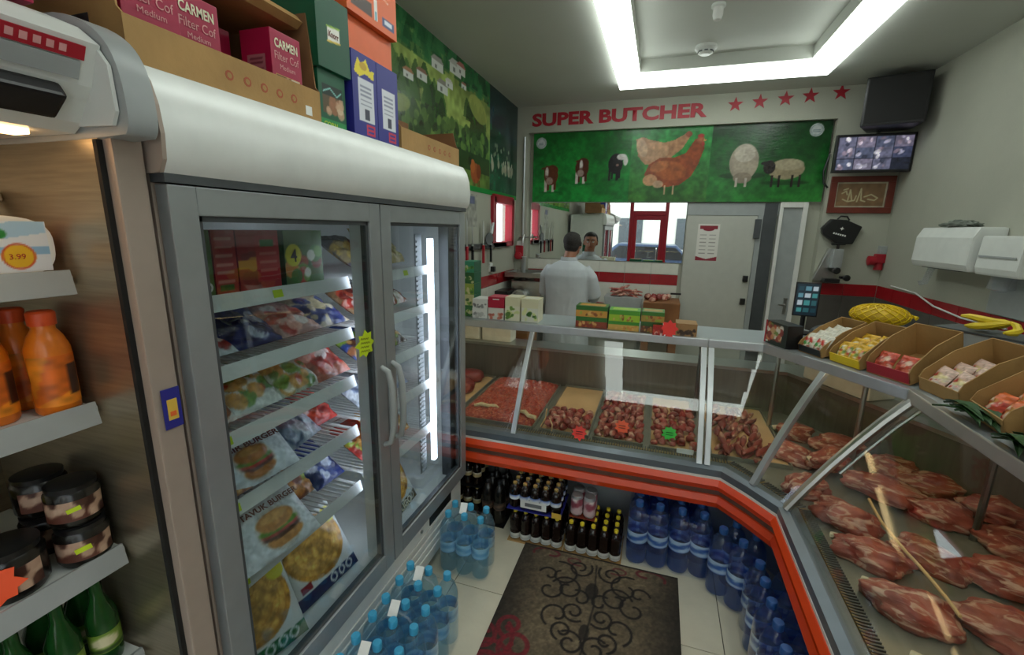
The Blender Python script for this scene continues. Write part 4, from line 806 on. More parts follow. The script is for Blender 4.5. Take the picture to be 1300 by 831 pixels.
def jar(label, loc, sticker, r=.05, h=.095, big=False, lid='black_plastic', rz=0):
    t = thing('dark_jar', label, 'jar', loc, rz); MB().lathe([(r*.86, 0), (r, .012), (r, h*.8), (r*.86, h*.9)], n=22).build('jar_body', 'dark_jar', t, smooth=True); MB().lathe([(r*.9, h*.88), (r*.92, h), (r*.7, h*1.03)], n=22).build('lid', lid, t, smooth=True)
    q = Pic(r*2.6, h*.5, 260, '#5c3226'); q.blobs(0, 0, r*2.6, h*.5, 14, r*.3, ['#8a4a38', '#3a1c14', '#c8a890'], 3); link('label', wrap(q, r*1.008, h*.2, .8), t)
    if sticker:
        m, sz = sticker; a = starburst(8, sz*.8, sz, .1, 2) if big else [(-sz, -sz*.4), (sz, -sz*.4), (sz, sz*.4), (-sz, sz*.4)]
        MB().prism(a, (r*1.02, 0, h*.5), (0, 1, .2 if not big else 0), (0, -.2 if not big else 0, 1), (.0015, 0, 0)).build('sticker', m, t)
jar('dark jar with a neon sticker stacked on another jar', (-1.13, .522, 1.032), ('neon_yellow', .011), .045, .088, rz=-.5); jar('dark jar with a neon sticker under the stacked jar', (-1.125, .522, .942), ('neon_yellow', .013), .045, .088, rz=-.5)
jar('dark jar behind the stacked jars against the steel lining', (-1.235, .52, .942), None, .045, .088); jar('big dark jar with an orange star price sticker', (-1.15, .415, .942), ('neon_orange', .042), .055, .10, True, rz=-.75); jar('dark jar with a yellow lid behind the orange star sticker', (-1.28, .41, .942), None, .05, .15, lid='cap_yellow')
jar('plain dark jar stacked beyond the sticker jars', (-1.235, .52, 1.032), None, .045, .088)
gb = MB().lathe([(.026, 0), (.029, .01), (.029, .12), (.012, .17), (.0115, .215), (.014, .217), (.014, .225)], n=16).mesh('bottle', 'green_glass', smooth=True)
p = Pic(.05, .05, 250, '#6f8f2c'); p.ell(.025, .028, .014, .014, '#d8d0a8'); p.rect(0, .004, .05, .012, '#2f4a1c'); gl = wrap(p, .0295, .035); gc = MB().lathe([(.0145, .215), (.015, .232), (.01, .235)], n=12).mesh('cap', 'black_plastic', smooth=True)
for i, (x, y) in enumerate(((-1.14, .53), (-1.14, .46), (-1.14, .39), (-1.21, .53), (-1.21, .46), (-1.21, .39), (-1.14, .32), (-1.28, .5))):
    t = thing('green_bottle', 'small green glass bottle on the lowest chiller shelf', 'bottle', (x, y, .661), -.5+.2*i, 'green bottles in the chiller'); link('bottle', gb, t); link('label', gl, t); link('cap', gc, t)

# ================================================================ BOXES ON TOP OF THE FREEZER
TZ, TX = 1.938, -.985
def open_carton(name, label, x, y0, y1, z, depth, lip, high, parent_cat='box', dots=0, back=True, side=None, left_hole=False, m='kraft'):
    t = thing(name, label, parent_cat, (x, y0, z)); w = y1-y0; e = .004; side = side or high
    MB().box(-depth, 0, 0, w, 0, e).build('carton_bottom', m, t); MB().box(-e, 0, 0, w, e, lip).build('front_lip', m, t, .0015)
    if back: MB().box(-depth, -depth+e, 0, w, e, high).build('back_wall', 'kraft_dark', t)
    for y in (0, w-e): 
        o = MB().prism([(0, e), (0, lip), (-.012, lip+.012), (-.03, side), (-depth, side), (-depth, e)], (-.0001, y, 0), (1, 0, 0), (0, 0, 1), (0, e, 0)).build('side_wall', m if y == 0 else 'kraft_dark', t)
        if y == 0 and left_hole: MB().box(-.17, -.09, -.001, .0, .07, .10).build('hand_hole', 'black_ink', o)
    for k in range(dots):
        cy = w*(.42+.095*k) if dots == 5 else w*(.3+.12*k)
        MB().lathe([(.011, .0004), (.011, .0008)], (0, cy, lip*.52), 10, 'x').build('printed_mark', 'kraft_print', t); MB().lathe([(.0065, .0009), (.0065, .0012)], (0, cy, lip*.52), 10, 'x').build('printed_mark', 'kraft', t)
    return t
oc = open_carton('cardboard_tray', 'torn open cardboard tray of magenta packs on the freezer', TX, .665, 1.185, TZ, .36, .092, .30, dots=5, left_hole=True)
MB().obox((-.06, .47, .03), (0, 0, 1), (0, 1, 0), (1, 0, 0), .012, .012, .0608).build('white_mark', 'white_paper', oc)
MB().prism([(-.36, 0), (-.05, -.01), (-.03, -.03), (-.05, -.045), (-.36, -.03)], (0, .13, .30), (1, 0, 0), (0, 0, 1), (0, .375, 0)).build('top_flap', 'kraft', oc)
def mag(label, y, w, x=-1.02, h=.205, rz=0):
    t = carton('magenta_pack', label, (.10, w, h), 'magenta_box', (x, y, TZ+.005), rz, group='magenta packs in the cardboard tray')
    p = Pic(w*.8, h*.36, 330, '#4a2418'); p.blobs(0, 0, w*.8, h*.36, 9, .014, ['#e8e0da', '#c8a890', '#7a2a20', '#d8cfc8'], int(y*50)); p.line([(0, .0), (.0, h*.36), (w*.8, h*.36), (w*.8, 0)], .003, '#d0a050'); panel(p, (.0008, w*.1, h*.12), (0, 1, 0), (0, 0, 1), 'print', 'print', t)
    text('CARMEN', .03, (.001, w*.12, h*.80), (0, 1, 0), (0, 0, 1), 'cream', t, width=w*.76, bold=.0008); text('Filter Cof', .028, (.001, w*.1, h*.655), (0, 1, 0), (0, 0, 1), 'pink', t, width=w*.8); text('Medium', .018, (.001, w*.25, h*.55), (0, 1, 0), (0, 0, 1), 'pink', t, width=w*.5)
    p = Pic(.06, h*.6, 200, '#a86a70'); 
    for k in range(9): p.rect(.006, .008+k*.013, .054, .013+k*.013, '#6d2030')
    panel(p, (-.08, -.0008, h*.1), (1, 0, 0), (0, 0, 1), 'print', 'side_print', t)
mag('magenta pack with cream lettering at the hole end of the tray', .69, .115); mag('magenta pack set back beside the first magenta pack', .812, .11, -1.045); mag('magenta pack standing apart at the far side of the tray', 1.035, .105, -1.005)
carton('magenta_pack', 'plain magenta pack in shadow behind the tray gap', (.10, .11, .205), 'magenta_box', (-1.14, .925, TZ+.005), group='magenta packs in the cardboard tray')
tag(MB().box(-1.34, -1.03, .30, .56, 2.003, 2.16).build('cardboard_box', 'magenta_box', None, .004), 'dark magenta box on the chiller canopy', 'box')
p = Pic(.12, .165, 300, '#12563a'); p.rect(.015, .045, .105, .125, '#5a4a30'); p.blobs(.02, .05, .10, .09, 12, .012, ['#c8a080', '#a06a48', '#d8c0a0'], 2); p.rect(.015, .095, .105, .125, '#142a20'); p.line([(.02, .105), (.05, .118), (.08, .1), (.10, .115)], .004, '#8fd0c8'); p.rect(0, 0, .12, .028, '#2a8a4a')
carton('green_catering_box', 'dark green box with a food picture, under another green box', (.25, .12, .165), 'green_box', (TX-.01, 1.192, TZ), pics={'f': p}, words=[('CORN', .02, .015, .007, 'lime', .06)])
p = Pic(.145, .20, 300, '#0f4f36'); p.poly([(.045, .078), (.10, .085), (.10, .125), (.045, .118)], '#e8e6dc'); p.line([(.045, .118), (.10, .125)], .005, '#8fb83a'); p.line([(.045, .078), (.10, .085)], .005, '#d8b83a')
carton('green_catering_box', 'dark green box with a white name badge stacked on top', (.26, .145, .20), 'green_box', (TX+.002, 1.186, TZ+.166), pics={'f': p}, words=[('Knorr', .024, .05, .092, 'mahogany', .044)])
def bluebox(label, y, w):
    p = Pic(w, .262, 300, '#2b2d86'); p.rect(w*.22, .055, w*.86, .185, '#d9dbe4'); p.rect(w*.45, .062, w*.65, .095, '#3a3c50')
    for k in range(5): p.rect(w*.3, .105+k*.014, w*.75, .110+k*.014, '#8f93a8')
    p.rect(w*.5, .015, w*.85, .05, '#c8304a'); p.rect(w*.55, .022, w*.8, .028, '#2b2d86'); p.rect(w*.55, .036, w*.8, .041, '#2b2d86')
    if w > .13: p.poly([(.01, .20), (.03, .245), (.05, .23), (.075, .25), (.095, .22), (.12, .225), (.115, .195), (.07, .205), (.04, .19)], '#e8d42c'); p.ell(.06, .225, .02, .012, '#c8a020')
    carton('blue_catering_box', label, (.26, w, .262), 'blue_box', (TX+.004, y, TZ), pics={'f': p})
bluebox('blue box with a yellow splash and white label on the freezer', 1.335, .132); bluebox('blue box with white label beside the small open carton', 1.47, .13)
p = Pic(.28, .24, 220, '#e0652e'); p.rect(.02, .02, .13, .06, '#4a3a34'); p.rect(.19, .02, .265, .05, '#3a4a78'); p.rect(.205, .028, .25, .042, '#d8dce8'); p.rect(.145, .02, .165, .085, '#e8e2dc'); p.rect(.15, .02, .16, .05, '#3a9ab0')
for k in range(4): p.line([(.09, .17-k*.016), (.23, .15-k*.016)], .004, '#efc4a8')
carton('orange_catering_box', 'orange box lying on top of the blue and green boxes', (.27, .28, .24), 'orange_box', (TX+.006, 1.325, TZ+.37), pics={'f': p})
tag(MB().box(-1.25, -1.0, 1.337, 1.60, 2.2015, 2.307).build('cardboard_box', 'orange_box', None, .002), 'orange carton between the blue boxes and the orange box', 'box')
so = open_carton('cardboard_tray', 'small low cardboard tray at the far end of the freezer top', TX+.01, 1.61, 2.135, TZ, .28, .085, .215, dots=5, side=.16)
tag(MB().tube([(0, -.11, .02), (.01, -.05, .03), (.0, .03, .032), (.015, .1, .02)], [.012, .03, .028, .008], 10).build('yellow_pouch', 'banana', None, smooth=True, loc=(-1.06, 1.78, TZ+.05)), 'yellow pouch lying in the small cardboard tray', 'pouch')

# ================================================================ GOODS ON THE COUNTER LEDGE
LZ = 1.1
def lbox(name, label, x0, x1, h, cols, bgc, m='white_panel', y=2.56, d=.12, seed=1, z=LZ, band=None, word=None, group=None):
    w = x1-x0; t = thing(name, label, 'box', (x0, y, z), group=group); MB().box(0, w, 0, d, 0, h).build('carton', m, t, .0015)
    p = Pic(w, h, 330, bgc); p.blobs(w*.1, h*.08, w*.9, h*.55, 12, min(w, h)*.15, cols, seed, .7)
    if band: p.rect(0, h*.62, w, h, band)
    panel(p, (0, -.0006, 0), (1, 0, 0), (0, 0, 1), 'print', 'print', t)
    if word: MB().box(w*.3, w*.7, -.0012, -.0006, h*.76, h*.84).build('printed_line', 'white_ink', t)
    q = Pic(w, d, 150, band or bgc); q.rect(w*.1, d*.2, w*.9, d*.8, bgc); panel(q, (0, 0, h+.0006), (1, 0, 0), (0, 1, 0), 'print', 'top_print', t)
    return t
for k in range(5): lbox('tea_box', ('green', 'cream', 'yellow-green', 'dark green', 'mint green')[k]+' small box in the narrow tower beside the freezer', -1.17, -1.09, .0685, ['#6f9a3a', '#d8d0a0', '#3f6a34'], ('#3f7a44', '#c8c490', '#9aa84a', '#2f5f34', '#3f9070')[k], 'green_box', y=2.60, seed=k, z=LZ+k*.0695)
lbox('burger_box', 'white box with grey print lines on the counter ledge', -1.085, -.985, .062, ['#8a8a8a', '#b8b8b4'], '#e0e0dc', seed=3); lbox('burger_box', 'white box with grey print lines stacked on its twin', -1.083, -.983, .058, ['#8a8a8a', '#6f6f70'], '#dcdcd8', seed=4, z=LZ+.063)
lbox('sausage_box', 'box with a sausage picture under the crimson box', -.978, -.878, .072, ['#c8705a', '#b05a48', '#d89a80'], '#d8d4cc', seed=5); lbox('sausage_box', 'crimson box on top of the sausage box', -.98, -.876, .066, ['#b01838'], '#b01838', 'red_ink', seed=6, z=LZ+.073, word='Best')
lbox('vegetable_box', 'cream box with an avocado picture on the counter ledge', -.868, -.775, .145, ['#5f8a2c', '#3f6a24', '#c8d08a'], '#dcd9c0', 'cream', seed=7, band='#d8d3b0'); lbox('vegetable_box', 'cream box with an avocado picture beside its twin box', -.765, -.66, .14, ['#5f8a2c', '#2f5a20', '#d8dc9a'], '#d8d8c8', 'cream', seed=8, band='#d8d3b0')
for (x0, x1, h, z, l, bgc, bd, sd) in ((-.43, -.25, .062, 0, 'green burger box at the bottom of the stack near the man', '#8a3a24', '#2f6a24', 11), (-.432, -.252, .062, .063, 'green and orange burger box on top near the man', '#c8903c', '#2f6a24', 12), (-.245, -.075, .05, 0, 'yellow-green burger box at the bottom of the middle stack', '#c8a050', '#3f8a2c', 13), (-.243, -.073, .062, .051, 'bright green burger box in the middle of the stack', '#9abf2c', '#4f9a2c', 14), (-.068, .05, .06, 0, 'dark green box by the neon tag', '#5a3a24', '#2f5a24', 16), (-.066, .055, .055, .061, 'green topped box above the dark green box', '#a88a3c', '#3f7a2c', 17)):
    lbox('burger_box', l, x0, x1, h, BROWN, bgc, 'green_box', seed=sd, z=LZ+z, band=bd, y=2.55)
lbox('red_box', 'small red box beside the neon tag on the ledge', .0, .06, .05, REDS, '#a8261f', 'red_ink', y=2.50, d=.04, seed=18); lbox('small_brown_box', 'small kraft box with printed symbols at the end of the ledge row', .118, .225, .068, ['#3a2a20'], '#a07a4c', 'kraft', y=2.53, seed=19)
q = thing('neon_tag', 'orange-red star tag leaning on the ledge boxes', 'price tag', (.085, 2.485, LZ)); MB().prism(starburst(8, .034, .046, .1, 9), (0, 0, .045), (1, 0, 0), (0, .15, 1), (0, .002, 0)).build('card', 'neon_red', q); MB().prism([(-.02, 0), (.02, 0), (0, .05)], (0, .004, .001), (1, 0, 0), (0, .15, 1), (0, .002, 0)).build('easel', 'neon_red', q)

# -------- goods on the right-hand ledge (corner and right unit)
def ledge(s, off, z=LZ):
    """s runs 0..1 along the corner ledge and 1..2 down the right ledge"""
    A, B_ = (sp(2, off, z), sp(4, off, z)) if s <= 1 else (sp(4, off, z), sp(6, off, z)); k = s if s <= 1 else s-1
    return A.lerp(B_, k)
da = math.atan2(sp(4, .4, 0).y-sp(2, .4, 0).y, sp(4, .4, 0).x-sp(2, .4, 0).x)
def tiltbox(label, s, w, d, h, tilt, rz, fill, m='kraft', lipm=None, off=.42, cat='box', name='display_carton', seed=0):
    """open carton tipped towards the customer; local x along the ledge, local -y to the customer"""
    P = ledge(s, off); rot = Matrix.Rotation(rz, 3, 'Z') @ Matrix.Rotation(R(tilt), 3, 'X')
    t = thing(name, label, cat, tuple(P), rot=tuple(rot.to_euler())); e = .004
    MB().box(-w/2, w/2, 0, d, 0, e).build('carton_bottom', m, t)
    MB().box(-w/2, w/2, 0, e, e, h*.4).build('front_lip', lipm or m, t)
    MB().box(-w/2, w/2, d-e, d, e, h*1.15).build('back_wall', 'kraft', t)
    for x in (-w/2, w/2-e): MB().prism([(0, e), (0, h*.4), (.02, h*.6), (d*.5, h), (d, h*1.15), (d, e)], (x, 0, 0), (0, 1, 0), (0, 0, 1), (e, 0, 0)).build('side_wall', m, t)
    if tilt: MB().prism([(0, 0), (d*.9, 0), (d*.9, -d*.9*math.tan(R(tilt)))], (-w*.3, 0, -.0005), (0, 1, 0), (0, 0, 1), (w*.6, 0, 0)).build('prop_wedge', 'kraft_dark', t)
    M_ = Matrix.Translation(P) @ rot.to_4x4(); rr = random.Random(seed)
    if fill:
        cols, nm, lab, n = fill
        pic = pic_food(.07, .085, cols[0], cols[1:], seed); me = pillow_mesh(pic, .03, 'print_gloss', .004, seed, nm)
        for i in range(n):
            r, c = divmod(i, 2); y = .058+r*(d-.075)/max(1, (n+1)//2); x = (-.24+.48*c)*w+rr.uniform(-.004, .004)
            o = link(nm, me); o.matrix_world = M_ @ Matrix.Translation((x, y, e+.03+.004*(i % 2))) @ Matrix.Rotation(R(42), 4, 'X') @ Matrix.Rotation(rr.uniform(-.15, .15), 4, 'Z')
            tag(o, lab, 'snack packet', lab[:30].rsplit(' ', 1)[0])
    return t
# dark picture carton at the near end of the corner
t = thing('picture_carton', 'dark green carton with a food picture standing at the counter corner', 'box', tuple(ledge(-.03, .41)), da-.2)
MB().box(0, .17, 0, .08, 0, .115).build('carton', 'black_plastic', t, .002)
p = Pic(.17, .115, 350, '#1a2418'); p.rect(.018, .022, .135, .105, '#6a3a24'); p.blobs(.025, .028, .128, .098, 40, .014, ['#b8502c', '#d88a5a', '#e8e2d4', '#8a2a20', '#6f8a3a', '#c8a070'], 5); p.rect(.01, .006, .03, .016, '#cfd0c0'); panel(p, (0, -.0007, 0), (1, 0, 0), (0, 0, 1), 'print', 'print', t)
MB().box(-.001, .012, -.0012, .0, 0, .116).build('corner_stripe', 'red_ink', t)
tiltbox('open black-lipped carton of green and white noodle packets', .33, .135, .24, .09, 16, da-.12, (['#d8d4c4', '#3f9a4a', '#d86a50', '#e8e2d4', '#c8302c', '#efe6d0'], 'noodle_packet', 'green and white packet in the black-lipped carton', 8), lipm='black_plastic', seed=1)
tiltbox('open brown carton of yellow striped packets', .56, .15, .24, .10, 16, da-.1, (['#d8a82c', '#e0b83a', '#5f8a34', '#c84a38', '#efe6d0'], 'snack_packet', 'yellow striped packet in the brown carton', 6), lipm='net_yellow', seed=2)
tiltbox('open brown carton with one layer of red packets left', .80, .17, .25, .12, 16, da-.05, (['#c8503a', '#d8705a', '#e8c8b0', '#8a2a20'], 'red_packet', 'red packet at the bottom of the nearly empty carton', 2), lipm='red_ink', seed=3)
tiltbox('open brown carton of pink and white packets behind the joint strut', 1.03, .17, .25, .12, 16, da-.35, (['#d8b8a8', '#e8e2da', '#b83a30', '#d8c890'], 'pink_packet', 'pink and white packet in the carton by the joint strut', 6), seed=4)
tiltbox('tall brown carton of orange packets above the lamb cuts', 1.165, .18, .26, .13, 16, -PI/2-.1, (['#d86a3a', '#c8a050', '#b83a30', '#e8d8c0'], 'orange_packet', 'orange packet in the tall brown carton', 6), seed=5)
tiltbox('brown carton with mixed packets beside the green leaf bunches', 1.29, .18, .26, .13, 14, -PI/2, (['#c8a86a', '#8a3a28', '#e8e0c8', '#5f8a34'], 'mixed_packet', 'mixed packet in the carton beside the leaves', 6), seed=6)
tiltbox('brown carton at the far end from the tablet on the carton row', 1.44, .2, .26, .13, 14, -PI/2, (['#d8d4c4', '#c83a2c', '#e8d070'], 'pale_packet', 'pale packet in the carton at the ledge end', 4), seed=7)
# leafy greens lying along the ledge edge
def leaf_bunch(label, s, n, seed):
    P = ledge(s, .40); rr = random.Random(seed); t = thing('leafy_greens', label, 'greens', tuple(P))
    for i in range(n):
        a = -PI/2+rr.uniform(-.5, .5); L = rr.uniform(.12, .18); w = rr.uniform(.012, .022); o = Vector((rr.uniform(-.03, .03), rr.uniform(-.02, .06), .006+.004*rr.random()+i*.0015)); d = Vector((math.cos(a), math.sin(a), 0)); s_ = Vector((-d.y, d.x, 0)); vs = []; fs = []
        for k in range(6):
            q = k/5; ww = w*math.sin(PI*(.08+.9*q)); c = o+d*(L*(q-.5))+Vector((0, 0, .02*math.sin(PI*q))); vs += [c-s_*ww+Vector((0, 0, .006)), c, c+s_*ww+Vector((0, 0, .006))]
        for k in range(5): fs += [(3*k, 3*k+1, 3*k+4, 3*k+3), (3*k+1, 3*k+2, 3*k+5, 3*k+4)]
        MB().add(vs, fs).build('leaf', 'leaf_green', t, smooth=True)
leaf_bunch('bunch of dark green leaves over the ledge below the tall cartons', 1.17, 14, 2); leaf_bunch('second bunch of dark green leaves between two brown cartons', 1.29, 14, 3); leaf_bunch('bunch of green leaves beside the last carton', 1.40, 14, 4)
# netted lemons
def net_bag(label, P, n, seed, sx=.10):
    rr = random.Random(seed); t = thing('net_bag', label, 'net bag', tuple(P), rr.uniform(-.4, .4)); R0, R1, H0 = sx, sx*.62, .052
    c = MB().ball((0, 0, H0*.9), R0*.96, R1*.96, H0*.95, 20, 12).build('filling', 'lemon', t, smooth=True)
    c = MB()
    for k in range(17):
        for sgn in (1, -1):
            pts = []
            for i in range(13):
                th = PI*(.06+.88*i/12); a = 2*PI*k/17+sgn*i*.14; pts.append((R0*math.sin(th)*math.cos(a), R1*math.sin(th)*math.sin(a), H0*.92+H0*math.cos(th)*1.0))
            c.tube(pts, .0026, 4)
    c.build('net', 'net_yellow', t); MB().tube([(R0*.95, 0, H0), (R0*1.06, .01, H0*1.0), (R0*1.16, .0, H0*.9)], [.012, .006, .010], 8).build('knot', 'net_yellow', t, smooth=True)
    return t
def crate(label, P, rz, w, d, h):
    t = thing('grey_crate', label, 'crate', tuple(P), rz); e = .006
    MB().box(-w/2, w/2, -d/2, d/2, 0, e).box(-w/2, w/2, -d/2, -d/2+e, e, h).box(-w/2, w/2, d/2-e, d/2, e, h).box(-w/2, -w/2+e, -d/2, d/2, e, h).box(w/2-e, w/2, -d/2, d/2, e, h).build('crate_body', 'grey_panel', t)
    MB().box(-w/2-.004, w/2+.004, -d/2-.004, d/2+.004, h, h+.008).build('lid', 'dark_grey', t, .002); return t
crate('grey lidded crate under the first net bag', ledge(.42, .80), da, .2, .14, .13); crate('long grey lidded crate under the bananas', ledge(.80, .825), da, .34, .15, .185); crate('grey lidded crate under the second net bag', ledge(1.07, .82), -PI/2, .22, .16, .165)
P = ledge(.44, .77); net_bag('yellow net bag of fruit on the crate by the noodle cartons', (P.x, P.y, 1.1+.139), 6, 1, .115); P = ledge(1.06, .79); net_bag('yellow net bag of fruit on the crate above the tall cartons', (P.x, P.y, 1.1+.174), 6, 3, .11)
P = ledge(.80, .80); t = thing('banana_bunch', 'bunch of yellow bananas on the long grey crate', 'fruit', (P.x, P.y, 1.1+.194), da)
def banana(pts, w=.014): pts = [tuple(.85*c_ for c_ in q_) for q_ in pts]; MB().tube(pts, [.006, w*.8, w, w, w*.8, .005], 7).build('banana', 'banana', t, smooth=True)
banana([(-.13, 0, .055), (-.10, 0, .058), (-.05, -.01, .055), (.0, -.01, .052), (.03, 0, .055), (.05, 0, .058)]); banana([(.05, .0, .058), (.075, -.01, .05), (.09, -.02, .03), (.085, -.03, .022), (.08, -.05, .02), (.07, -.07, .02)])
banana([(.05, 0, .055), (.02, -.02, .045), (-.02, -.03, .03), (-.05, -.035, .024), (-.07, -.035, .02), (-.09, -.03, .018)]); banana([(.05, .01, .055), (.02, .02, .04), (-.02, .025, .025), (-.05, .03, .02), (-.07, .03, .02), (-.09, .025, .018)])

# ================================================================ FLOOR PACKS AND RUG
def bottle_parts(h, r, body, cap, label, nl=1.0):
    k = h/.31; prof = [(r*.72, .002), (r*.95, .010), (r, .02*k), (r*.97, .06*k), (r, .068*k), (r, .10*k), (r*.94, .108*k), (r, .116*k), (r, .17*k), (r*.93, .185*k), (r, .20*k), (r*.98, .225*k), (r*.75, .262*k), (r*.40, .283*k), (r*.33, .287*k), (r*.33, .292*k)]
    b_ = MB().lathe(prof, n=16).mesh('bottle', body, smooth=True); c = MB().lathe([(r*.37, .287*k), (r*.39, .31*k), (r*.33, .314*k)], n=12).mesh('cap', cap, smooth=True); l = None
    if label:
        p = Pic(2*PI*r, .055*k, 130, label[0]); p.line([(0, .02*k), (PI*r*.5, .035*k), (PI*r, .02*k), (PI*r*1.5, .035*k), (2*PI*r, .02*k)], .02*k, label[1]); p.rect(0, 0, 2*PI*r, .006*k, label[1]); l = wrap(p, r*1.012, .115*k, 2.0)
    return b_, c, l
def pack(name, label, loc, rz, nx, ny, parts, r, h, tagc=True, group=None, film=True, gap=1.97, skew=0):
    t = thing(name, label, 'bottle pack', loc, rz, group); b_, c, l = parts
    for i in range(nx):
        for j in range(ny):
            o = link('bottle', b_, t, ((i-(nx-1)/2)*r*gap, (j-(ny-1)/2)*r*gap, 0), random.uniform(0, 6)); link('cap', c, o)
            if l: link('label', l, o)
    w, d = (nx-1)*r*gap/2, (ny-1)*r*gap/2
    if film:
        m = MB(); rings = []
        for z, k in ((.003, 1.0), (h*.2, 1.02), (h*.6, 1.02), (h*.74, .98), (h*.86, .66)):
            ring = []
            for i in range(24):
                a = 2*PI*(i+.5)/24; ring.append((math.copysign(w, math.cos(a))+math.cos(a)*r*1.02*k-(math.copysign(w, math.cos(a))*.10 if k < .8 else 0), math.copysign(d, math.sin(a))+math.sin(a)*r*1.02*k, z+.003*math.sin(i*2.3)))
            rings += ring
        fs = [(j*24+i, j*24+(i+1) % 24, (j+1)*24+(i+1) % 24, (j+1)*24+i) for j in range(4) for i in range(24)]
        m.add(rings, fs); m.build('shrink_film', 'film', t, smooth=True)
    if tagc:
        MB().tube([(-w*.9, 0, h*.80), (-w*.45, 0, h*.93), (0, 0, h*.98), (w*.45, 0, h*.93), (w*.9, 0, h*.80)], .004, 6).build('carry_strap', 'clear_bag', t)
        MB().obox((-w*.25, 0, h*1.015), (1, .15, 0), (-.12, .8, .6), (0, -.6, .8), .017, .026, .001).build('strap_tag', 'white_paper', t)
    return t
BL = bottle_parts(.31, .042, 'water_plastic', 'bottle_cap_blue', ('#8fc4dc', '#5f9fc8')); BD = bottle_parts(.33, .05, 'water_deep', 'cap_navy', ('#b8cfe4', '#1f5aa8'))
SPB = 'clear blue water six-packs with white strap tags'
for y, l in ((1.342, 'shrink-wrapped water bottles with a white strap tag, pack closest to the floor seam'), (1.166, 'shrink-wrapped water bottles with a white strap tag, middle pack of the row along the freezer'), (.99, 'shrink-wrapped water bottles with a white strap tag, pack below the hinge of the freezer')):
    pack('water_pack', l, (-.778, y, 0), 0, 3, 2, BL, .042, .31, group=SPB)
pack('water_pack', 'small blue water six-pack standing at the far corner of the freezer', (-.785, 1.79, 0), .03, 3, 2, BL, .042, .31, group=SPB)
for i, (x, y, rz, l) in enumerate(((.06, 2.215, 0, 'large blue water pack next to the dark cola packs'), (.262, 2.215, 0, 'large blue water pack between two other water packs'), (.455, 2.03, -.75, 'large blue water pack in the angle of the counter'))):
    pack('water_pack', l, (x, y, 0), rz, 2, 3 if i < 2 else 2, BD, .05, .33, False, 'large blue water packs under the counter')
for i, y in enumerate((1.79, 1.585, 1.38, 1.175)): pack('water_pack', 'large blue water pack in the row under the lamb counter', (.60, y, 0), 0, 3, 2, BD, .05, .33, False, 'water packs under the lamb counter')
# dark drinks under the straight counter
CG = bottle_parts(.15, .026, 'cola', 'cap_gold', ('#d8d2c4', '#b8a878')); CB = bottle_parts(.14, .029, 'cola', 'cap_gold', ('#3f6fc0', '#dfe4ea')); CW = bottle_parts(.17, .029, 'cola', 'cap_yellow', None); CK = bottle_parts(.26, .035, 'dark_jar', 'black_plastic', ('#2a2420', '#6a5040'))
def wbase(p_, r):
    q = Pic(2*PI*r, .03, 150, '#c9cac4'); q.rect(0, .01, 2*PI*r, .016, '#a8aaa4'); l = wrap(q, r*1.02, .012, 2.0); return (p_[0], p_[1], l)
CW = wbase(CW, .029)
def tier(name, label, x, y, z, nx, ny, parts, r, h, grp, m='kraft'):
    t = pack(name, label, (x, y, z+.006), 0, nx, ny, parts, r, h, False, grp, film=False); w, d = nx*r, ny*r
    MB().box(-w-.004, w+.004, -d-.004, d+.004, -.006, 0).build('tray_base', m, t); return t
DG = 'dark drink packs under the straight counter'
tier('cola_pack', 'tray of dark bottles with white bases and yellow caps, under the blue-label bottles', -.508, 2.15, 0, 5, 4, CW, .029, .17, DG); tier('cola_pack', 'tray of dark bottles with yellow caps in the open beside the pink cans', -.205, 2.15, 0, 5, 4, CW, .029, .17, DG)
o = tier('cola_pack', 'upper tray of bottles with blue and white labels and gold caps', -.52, 2.16, .184, 5, 4, CB, .0285, .14, DG, 'blue_box'); MB().box(-.07, .07, -.1215, -.120, .02, .065).build('price_card', 'white_paper', o); MB().box(-.045, .045, -.1225, -.1215, .032, .052).build('barcode', 'grey_ink', o); MB().box(.10, .15, -.1215, -.120, -.005, .025).build('card', 'gold_ink', o)
tier('gold_cap_pack', 'tray of small bottles with gold caps in the dark beside the freezer', -1.0, 2.28, .17, 4, 3, CG, .03, .15, DG, 'black_plastic'); tier('gold_cap_pack', 'lower tray of gold-capped bottles hidden in the freezer corner', -1.0, 2.28, 0, 4, 3, CG, .03, .15, DG, 'black_plastic'); tier('dark_bottle_pack', 'pack of tall black bottles between the cola and the gold caps', -.78, 2.22, 0, 2, 3, CK, .035, .26, DG, 'black_plastic')
cn = MB().lathe([(.026, 0), (.031, .008), (.031, .10), (.027, .112), (.025, .112)], n=16).mesh('can', 'alu', smooth=True); q = Pic(.19, .085, 130, '#c9b0b4'); q.blobs(0, 0, .19, .085, 12, .02, ['#7a2030', '#e8dede', '#8a3a4a'], 3); cl_ = wrap(q, .0316, .012, 2.0)
t = thing('can_pack', 'pink and dark red drink cans on top of the yellow-cap bottles', 'can pack', (-.27, 2.15, .19)); MB().box(-.066, .066, -.066, .066, -.006, .0).build('tray_base', 'mahogany', t)
for i in range(2):
    for j in range(2): o = link('can', cn, t, (-.033+.066*i, -.033+.066*j, 0), .7*i); link('label', cl_, o)
